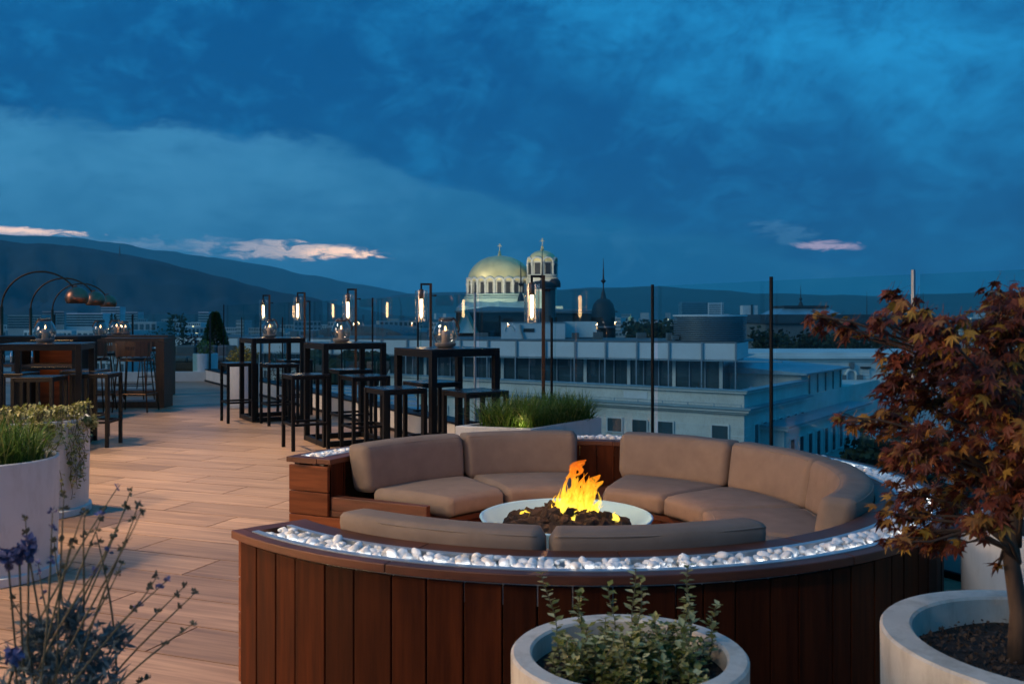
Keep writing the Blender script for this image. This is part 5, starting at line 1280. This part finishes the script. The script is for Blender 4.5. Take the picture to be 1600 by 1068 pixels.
def wedge():
    cx_, cy_ = .16, 6.82; P = [(p[0]-.1, p[1]-6.8) for p in gp]; I = [((p[0]-cx_)*.90+cx_-.1, (p[1]-cy_)*.90+cy_-6.8) for p in gp]; h = .60; n = 5
    v = [(*p, .003) for p in P]+[(*p, h+(.025 if i in (2,) else 0)) for i, p in enumerate(P)]+[(*p, h+(.025 if i in (2,) else 0)) for i, p in enumerate(I)]+[(*p, h-.08) for p in I]
    f = [(i+k*n, (i+1) % n+k*n, (i+1) % n+(k+1)*n, i+(k+1)*n) for k in range(3) for i in range(n)]+[tuple(range(n))[::-1]]
    b = MB(); b.add(v, f); b.build('pot', M['white'], gpl, bevel=.004)
    b = MB(); b.add([(*p, h-.05) for p in I], [tuple(range(n))]); b.build('soil', M['soil'], gpl)
wedge()
def inpoly(p, P):
    c = False; j = len(P)-1
    for i in range(len(P)):
        if (P[i][1] > p[1]) != (P[j][1] > p[1]) and p[0] < (P[j][0]-P[i][0])*(p[1]-P[i][1])/(P[j][1]-P[i][1])+P[i][0]: c = not c
        j = i
    return c
random.seed(2); pts = []
cls = []
while len(cls) < 17:
    p = (random.uniform(-.4, .7), random.uniform(6.3, 7.5)); q = [((a[0]-.16)*.8+.16, (a[1]-6.82)*.8+6.82) for a in gp]
    if inpoly(p, q) and all(hypot(p[0]-c_[0], p[1]-c_[1]) > .11 for c_ in cls): cls.append(p)
while len(pts) < 2600:
    c_ = random.choice(cls); p = (c_[0]+random.gauss(0, .035), c_[1]+random.gauss(0, .035))
    q = [((a[0]-.16)*.86+.16, (a[1]-6.82)*.86+6.82) for a in gp]
    if inpoly(p, q): pts.append((p[0]-.1, p[1]-6.8))
grass('ornamental_grass', (.1, 6.8, .55), pts, .36, .34, 'green ornamental grass spilling over the angular white planter', 5, width=.006)
# left foreground planter with grass, second with ivy
cyl_planter('planter', (-2.78, 4.94, 0), .335, .62, 'white', 'white cylinder planter with tufted grass at the left edge', soil=.05)
random.seed(6); pts = [(.27*sqrt(random.random())*cos(a), .27*sqrt(random.random())*sin(a)) for a in [random.uniform(0, 6.28) for _ in range(1100)]]
grass('ornamental_grass', (-2.78, 4.94, .57), pts, .36, .34, 'dark green tufted grass in the left planter', 8, width=.006, droop=1.2)
cyl_planter('planter', (-3.36, 6.5, 0), .37, .66, 'white', 'white planter with trailing ivy, half behind the left grass planter', soil=.03)
def ivy():
    random.seed(15); t = empty('trailing_ivy', (-3.36, 6.5, .64), 0, 'yellow green variegated ivy trailing over the side of the second left planter', 'ivy'); s = MB(); b = MB()
    for k in range(46):
        a0 = random.gauss(-.75, .55) if k < 28 else random.uniform(-3.0, .6); r = .2; pts = []
        fall = random.uniform(.25, .60) if abs(a0+.45) < .35 else random.uniform(.0, .18); n = 22
        for j in range(n+1):
            q = j/n; 
            if q < .35: rr_ = r+(.385-r)*q/.35; z = .02+.09*sin(pi*q/.5)*random.uniform(.8, 1.1)
            else: rr_ = .388+.012*sin(q*30+k); z = .02-fall*(q-.35)/.65
            a = a0+.10*sin(q*6+k)
            pts.append(Vector((rr_*cos(a), rr_*sin(a), z)))
        s.tube(pts, .0022, 4)
        for j in range(1, n+1):
            for m_ in range(2):
                p = pts[j]+rv()*.012; leaf_geo(b, p, Vector((p.x, p.y, random.uniform(-.5, .3)))*1.5+rv()*.5, Vector((0, 0, 1)), random.uniform(.022, .038), random.uniform(.009, .014))
    for k in range(500):
        a = random.uniform(0, 6.28); r = .34*sqrt(random.random()); p = Vector((r*cos(a), r*sin(a), random.uniform(0, .10)*(1.2-r*2))); leaf_geo(b, p, rv()+Vector((0, 0, .5)), rv(), random.uniform(.025, .04), .012)
    s.build('stems', M['twig'], t); f = b.build('leaves', M['vari'], t); f['kind'] = 'stuff'
ivy()
# front round planter
cyl_planter('planter', (.285, 2.27, 0), .288, .55, 'stonewhite', 'thick rimmed cast stone planter in front of the bench', thick=.052, ringb=False, soil=.055, taper=.93)
def euonymus():
    random.seed(31); t = empty('variegated_shrub', (.285, 2.27, .49), 0, 'low variegated shrub with upright sprigs in the front planter', 'shrub'); s = MB(); b = MB()
    defs = [(-.155, .03, .24, -.13), (-.10, .03, .19, -.05), (-.03, .05, .20, -.02), (.015, .02, .25, .0), (.03, .06, .21, .02), (.06, -.02, .15, .02), (.125, .03, .17, .06), (.15, .05, .255, .03), (.19, .03, .16, .09), (.09, .0, .12, .04)]
    for k in range(100): 
        defs.append((random.gauss(.01, .085), random.gauss(-.03, .06), random.uniform(.05, .13), random.uniform(-.06, .08)))
    for (x, y, h, lx) in defs:
        n = int(h/.011)+2; pts = []; w1 = random.uniform(0, 6)
        for j in range(n+1):
            q = j/n; pts.append(Vector((x+lx*q*.4+.006*sin(w1+q*7), y+.012*sin(w1*2+q*5), h*q)))
        s.tube(pts, .0014, 4)
        for j in range(2, n+1):
            a = j*1.57+w1; dens = 2 if h < .16 else (2 if j % 2 == 0 else 1)
            for m_ in range(2):
                aa = a+pi*m_; L = random.uniform(.017, .030); leaf_geo(b, pts[j], Vector((cos(aa), sin(aa), random.uniform(-.1, .6))), Vector((0, 0, 1)), L, L*.34)
                if h < .2 and random.random() < .6: leaf_geo(b, pts[j]+rv()*.006, rv()+Vector((0, 0, .2)), Vector((0, 0, 1)), L, L*.34)
    s.build('stems', M['twig'], t); f = b.build('leaves', M['vari'], t); f['kind'] = 'stuff'
euonymus()
# right planter and maple
cyl_planter('planter', (1.318, 2.2, 0), .415, .60, 'stonewhite', 'large thick rimmed stone planter holding the red maple', thick=.075, ringb=False, soil=.07, taper=.93)
cyl_planter('planter', (1.93, 3.35, 0), .28, .62, 'white', 'pale planter half hidden behind the maple trunk', ringb=False)
def debris(loc, r, n, seed, label):
    random.seed(seed); b = MB()
    for k in range(n):
        a = random.uniform(0, 6.28); q = r*sqrt(random.random()); leaf_geo(b, Vector((q*cos(a), q*sin(a), random.uniform(0, .012))), rv(), rv(), random.uniform(.006, .02), random.uniform(.003, .006))
    o = b.build('bark_mulch', M['bark']); o.location = loc; tag(o, label, 'mulch', kind='stuff')
debris((1.318, 2.2, .535), .32, 1400, 3, 'bits of bark and dead leaf on the maple soil'); debris((.285, 2.27, .497), .22, 700, 4, 'bits of bark on the soil of the front planter')
def maple():
    random.seed(44); t = empty('maple_tree', (1.225, 2.25, .53), 0, 'small Japanese maple with dark red lobed leaves on thin spreading branches', 'tree')
    O = Vector((1.225, 2.25, .53)); d0 = 2.25
    tr_ = MB(); trunk = [(0, 0, -.02), (.005, .0, .12), (-.012, .01, .26), (.0, .0, .40), (.02, .0, .56), (.01, .0, .72), (.03, .02, .86)]
    tr_.tube(trunk, [.026, .021, .018, .015, .012, .008, .004], 10); trunk_o = tr_.build('trunk', M['bark'], t, smooth=True)
    # crown clusters: px, py at which the photograph shows foliage, with true depth offsets
    cl = [(1560, 520, 62), (1500, 560, 55), (1590, 470, 40), (1555, 465, 28), (1600, 580, 70), (1455, 560, 50), (1430, 500, 40), (1405, 465, 22), (1375, 500, 24), (1290, 498, 24), (1320, 512, 24), (1350, 520, 14), (1265, 492, 10),
          (1440, 620, 60), (1520, 640, 70), (1590, 680, 70), (1400, 600, 38), (1395, 560, 28), (1385, 660, 34), (1335, 655, 16), (1310, 650, 8), (1360, 665, 14), (1440, 700, 60), (1520, 730, 70), (1590, 770, 60), (1400, 720, 26), (1420, 770, 36),
          (1470, 790, 50), (1540, 815, 34), (1440, 830, 26), (1410, 845, 16), (1385, 845, 12), (1470, 840, 34), (1420, 800, 34), (1380, 800, 18), (1500, 850, 12), (1660, 560, 90), (1660, 700, 90), (1640, 480, 50), (1475, 520, 40), (1530, 600, 60), (1700, 620, 80), (1560, 880, 10)]
    limbs = MB(); starts = [Vector((0, 0, .36)), Vector((0, 0, .45)), Vector((.01, 0, .55)), Vector((.015, 0, .66))]
    spots_ = []
    for (px, py, r) in cl:
        dd = d0+random.uniform(-.28, .28)*min(1, r/40); c = Vector((X(px, dd), dd, Z(py, dd)))-O; rr_ = r/F*dd
        zt = max(.24, min(.66, c.z*.75-.05)); s0 = Vector((.005, 0, zt)); mid = s0*.5+c*.5+Vector((0, 0, .05))+rv()*.02
        limbs.tube([s0, s0*.7+mid*.3+Vector((0, 0, .015)), mid, mid*.4+c*.6+rv()*.012, c], [.0062, .0052, .004, .0028, .0016], 6)
        n = max(5, int(100*(r/50)**2)); spots_.append((c, rr_, n, mid))
        for k in range(max(2, n//9)):
            e = c+rv()*rr_*.85; limbs.tube([mid*.3+c*.7, (c+e)/2+rv()*.01, e], [.0022, .0015, .0009], 4)
    limbs.build('branches', M['bark'], trunk_o, smooth=True)
    # palmate leaf meshes
    def leafmesh(seed, L=1.):
        random.seed(seed); lob = [(-128, .42), (-82, .70), (-40, .92), (0, 1.), (40, .92), (82, .70), (128, .42)]; v = [(0, 0, 0)]; f = []
        dr = random.uniform(.25, .75); tw = random.uniform(-.2, .2); curl = random.uniform(.1, .4)
        def lift(x, y): r = hypot(x, y); return (x, y, -dr*r*r+tw*x*y*2-curl*abs(x)*.35)
        ring = []
        for i, (a, l_) in enumerate(lob):
            l_ *= random.uniform(.85, 1.1); ra = R(a+random.uniform(-4, 4))
            if i == 0: a_ = R(a-20); ring.append((.12*sin(a_), .12*cos(a_)))
            for da, k in ((-14, .56), (0, 1.), (14, .56)): ring.append((l_*k*sin(ra+R(da)), l_*k*cos(ra+R(da))))
            if i < 6: am = R((a+lob[i+1][0])/2); ring.append((.40*sin(am), .40*cos(am)))
        a_ = R(148); ring.append((.12*sin(a_), .12*cos(a_)))
        v += [(x*.55, y*.55, 0) for x, y in ring]; v = [lift(x*1.0, y*1.0) for x, y, _ in v]
        n = len(ring); f = [(0, i+1, i+2) for i in range(n-1)]
        # petiole
        k = len(v); v += [(-.012, 0, 0), (.012, 0, 0), (.008, -.5, .12), (-.008, -.5, .12)]; f.append((k, k+1, k+2, k+3)); f.append((0, n, 1))
        b = MB(); b.add(v, f); return b
    lms = [leafmesh(k) for k in range(12)]; random.seed(71); allp = []
    for (c, rr_, n, mid) in spots_:
        for k in range(n):
            v = rv(); p = c+Vector((v.x, v.y, v.z*.85))*rr_*random.uniform(.2, 1.05)
            out = (p-Vector((0, 0, p.z*.6))); out.z = 0; out = out.normalized() if out.length > .01 else Vector((1, 0, 0))
            fw = (out*.9+Vector((0, 0, -random.uniform(.15, 1.1)))+rv()*.65).normalized(); up = (Vector((0, 0, 1))+rv()*.5).normalized()
            s_ = fw.cross(up).normalized(); up = s_.cross(fw); S = random.uniform(.036, .068)
            Mx = Matrix(((s_.x, fw.x, up.x, p.x), (s_.y, fw.y, up.y, p.y), (s_.z, fw.z, up.z, p.z), (0, 0, 0, 1))) @ Matrix.Scale(S, 4)
            allp.append((p.y*1.0+(5 if p.x+O.x > .62*(p.y+O.y) else 0)-random.random()*.1, Mx, random.choice(lms)))
    allp.sort(key=lambda q: q[0]); mes = {id(l): l.mesh('leaf', M['maple_i'], False) for l in lms}; rest_ = MB()
    for i, (_, Mx, l) in enumerate(allp):
        if i < 280: o = obj('leaf', mes[id(l)], t); o.matrix_local = Mx
        else: rest_.add([Mx @ Vector(v) for v in l.v], l.f)
    o = rest_.build('leaves', M['maple'], t); o['kind'] = 'stuff'
M['maple_i'] = pbr('maple_leaf_single', (.10, .019, .012), .5, col2=(.20, .048, .018), rnd=.5, trans=.3, hue=((.26, .15, .02), .62), spec=.4, scale=20)
maple()
# lavender in the near left foreground
cyl_planter('planter', (-.90, 1.72, 0), .26, .48, 'stonewhite', 'low stone planter under the lavender in the left foreground', thick=.04, ringb=False)
def lavender():
    random.seed(52); O = Vector((-.90, 1.72, .44)); t = empty('lavender', O, 0, 'blurred lavender with thin dry stalks at the lower left corner', 'lavender'); s = MB(); lf = MB(); fl_ = MB()
    for k in range(550):
        a = random.uniform(0, 6.28); r = .17*sqrt(random.random()); p = Vector((r*cos(a)+.0, r*sin(a), random.uniform(.05, .34)*(1-r*2.2))); leaf_geo(lf, p, Vector((cos(a), sin(a), 1.2))*1.+rv()*.7, rv(), random.uniform(.03, .055), .0028)
    tips = [(183, 762), (203, 768), (215, 790), (130, 800), (163, 795), (82, 800), (133, 800), (100, 775), (40, 812), (220, 800), (262, 905), (288, 915), (305, 925), (245, 900), (190, 880), (168, 860), (85, 845), (150, 830), (110, 850), (18, 935), (60, 880), (198, 790), (300, 975), (230, 1060)]
    for i, (px, py) in enumerate(tips):
        dd = 1.72+random.uniform(-.14, .14); e = Vector((X(px, dd), dd, Z(py, dd)))-O
        st_ = Vector((random.gauss(.02, .05), random.gauss(0, .05), .12)); m1 = st_*.55+e*.45+Vector((-.03 if px > 150 else .02, 0, .02))+rv()*.02; m2 = st_*.2+e*.8+rv()*.012
        P4 = [st_, m1, m2, e]; pts = []
        for q in range(13):
            u_ = q/12; a = (1-u_)**3; b_ = 3*(1-u_)**2*u_; c_ = 3*(1-u_)*u_*u_; d_ = u_**3; pts.append(st_*a+m1*b_+m2*c_+e*d_)
        s.tube(pts, [.0019]*9+[.0016, .0013, .0011, .0009], 5)
        for j in ([12, 11, 9] if i % 3 else [12, 10]):
            for m_ in range(7): leaf_geo(fl_ if i % 5 == 0 else s, pts[j]+rv()*.003, rv()+Vector((0, 0, .6)), rv(), .010, .0035)
    for (px, py) in ((30, 865), (12, 870), (45, 855), (22, 1022)):
        dd = 1.62; e = Vector((X(px, dd), dd, Z(py, dd)))-O
        for m_ in range(60): leaf_geo(fl_, e+rv()*random.uniform(.002, .016), rv(), rv(), .016, .006)
        s.tube([Vector((random.gauss(0, .04), 0, .15)), e*.6+Vector((0, 0, .03)), e], .0019, 5)
    for (px, py, r) in ((60, 990, .035), (110, 970, .04), (130, 1010, .05), (90, 1040, .06), (45, 1040, .05), (150, 1050, .04), (180, 1000, .025)):
        dd = 1.70; e = Vector((X(px, dd), dd, Z(py, dd)))-O
        for m_ in range(170): leaf_geo(lf, e+rv()*r*random.random(), rv()+Vector((0, 0, .5)), rv(), random.uniform(.018, .034), .0035)
    s.build('stalks', M['twig'], t); o = lf.build('leaves', M['lavleaf'], t); o['kind'] = 'stuff'; o = fl_.build('flowers', M['lavflower'], t); o['kind'] = 'stuff'
lavender()

ul = empty('garden_spotlight', (.07, 6.48, .55), 0, 'small garden spotlight glowing yellow green in the grass planter', 'spotlight')
b = MB(); b.lathe([(.018, 0), (.02, .03), (.018, .031)], 12); b.build('housing', M['black'], ul)
b = MB(); b.lathe([(.016, .0312), (0, .034)], 12); b.build('lens', M['ledwarm'], ul)
L_ = bpy.data.lights.new('garden_light', 'POINT'); p = bpy.data.objects.new('garden_light', L_); COL.objects.link(p); p.parent = ul; p.location = (0, 0, .07); L_.energy = 1.0; L_.color = (1, .82, .35); L_.shadow_soft_size = .03
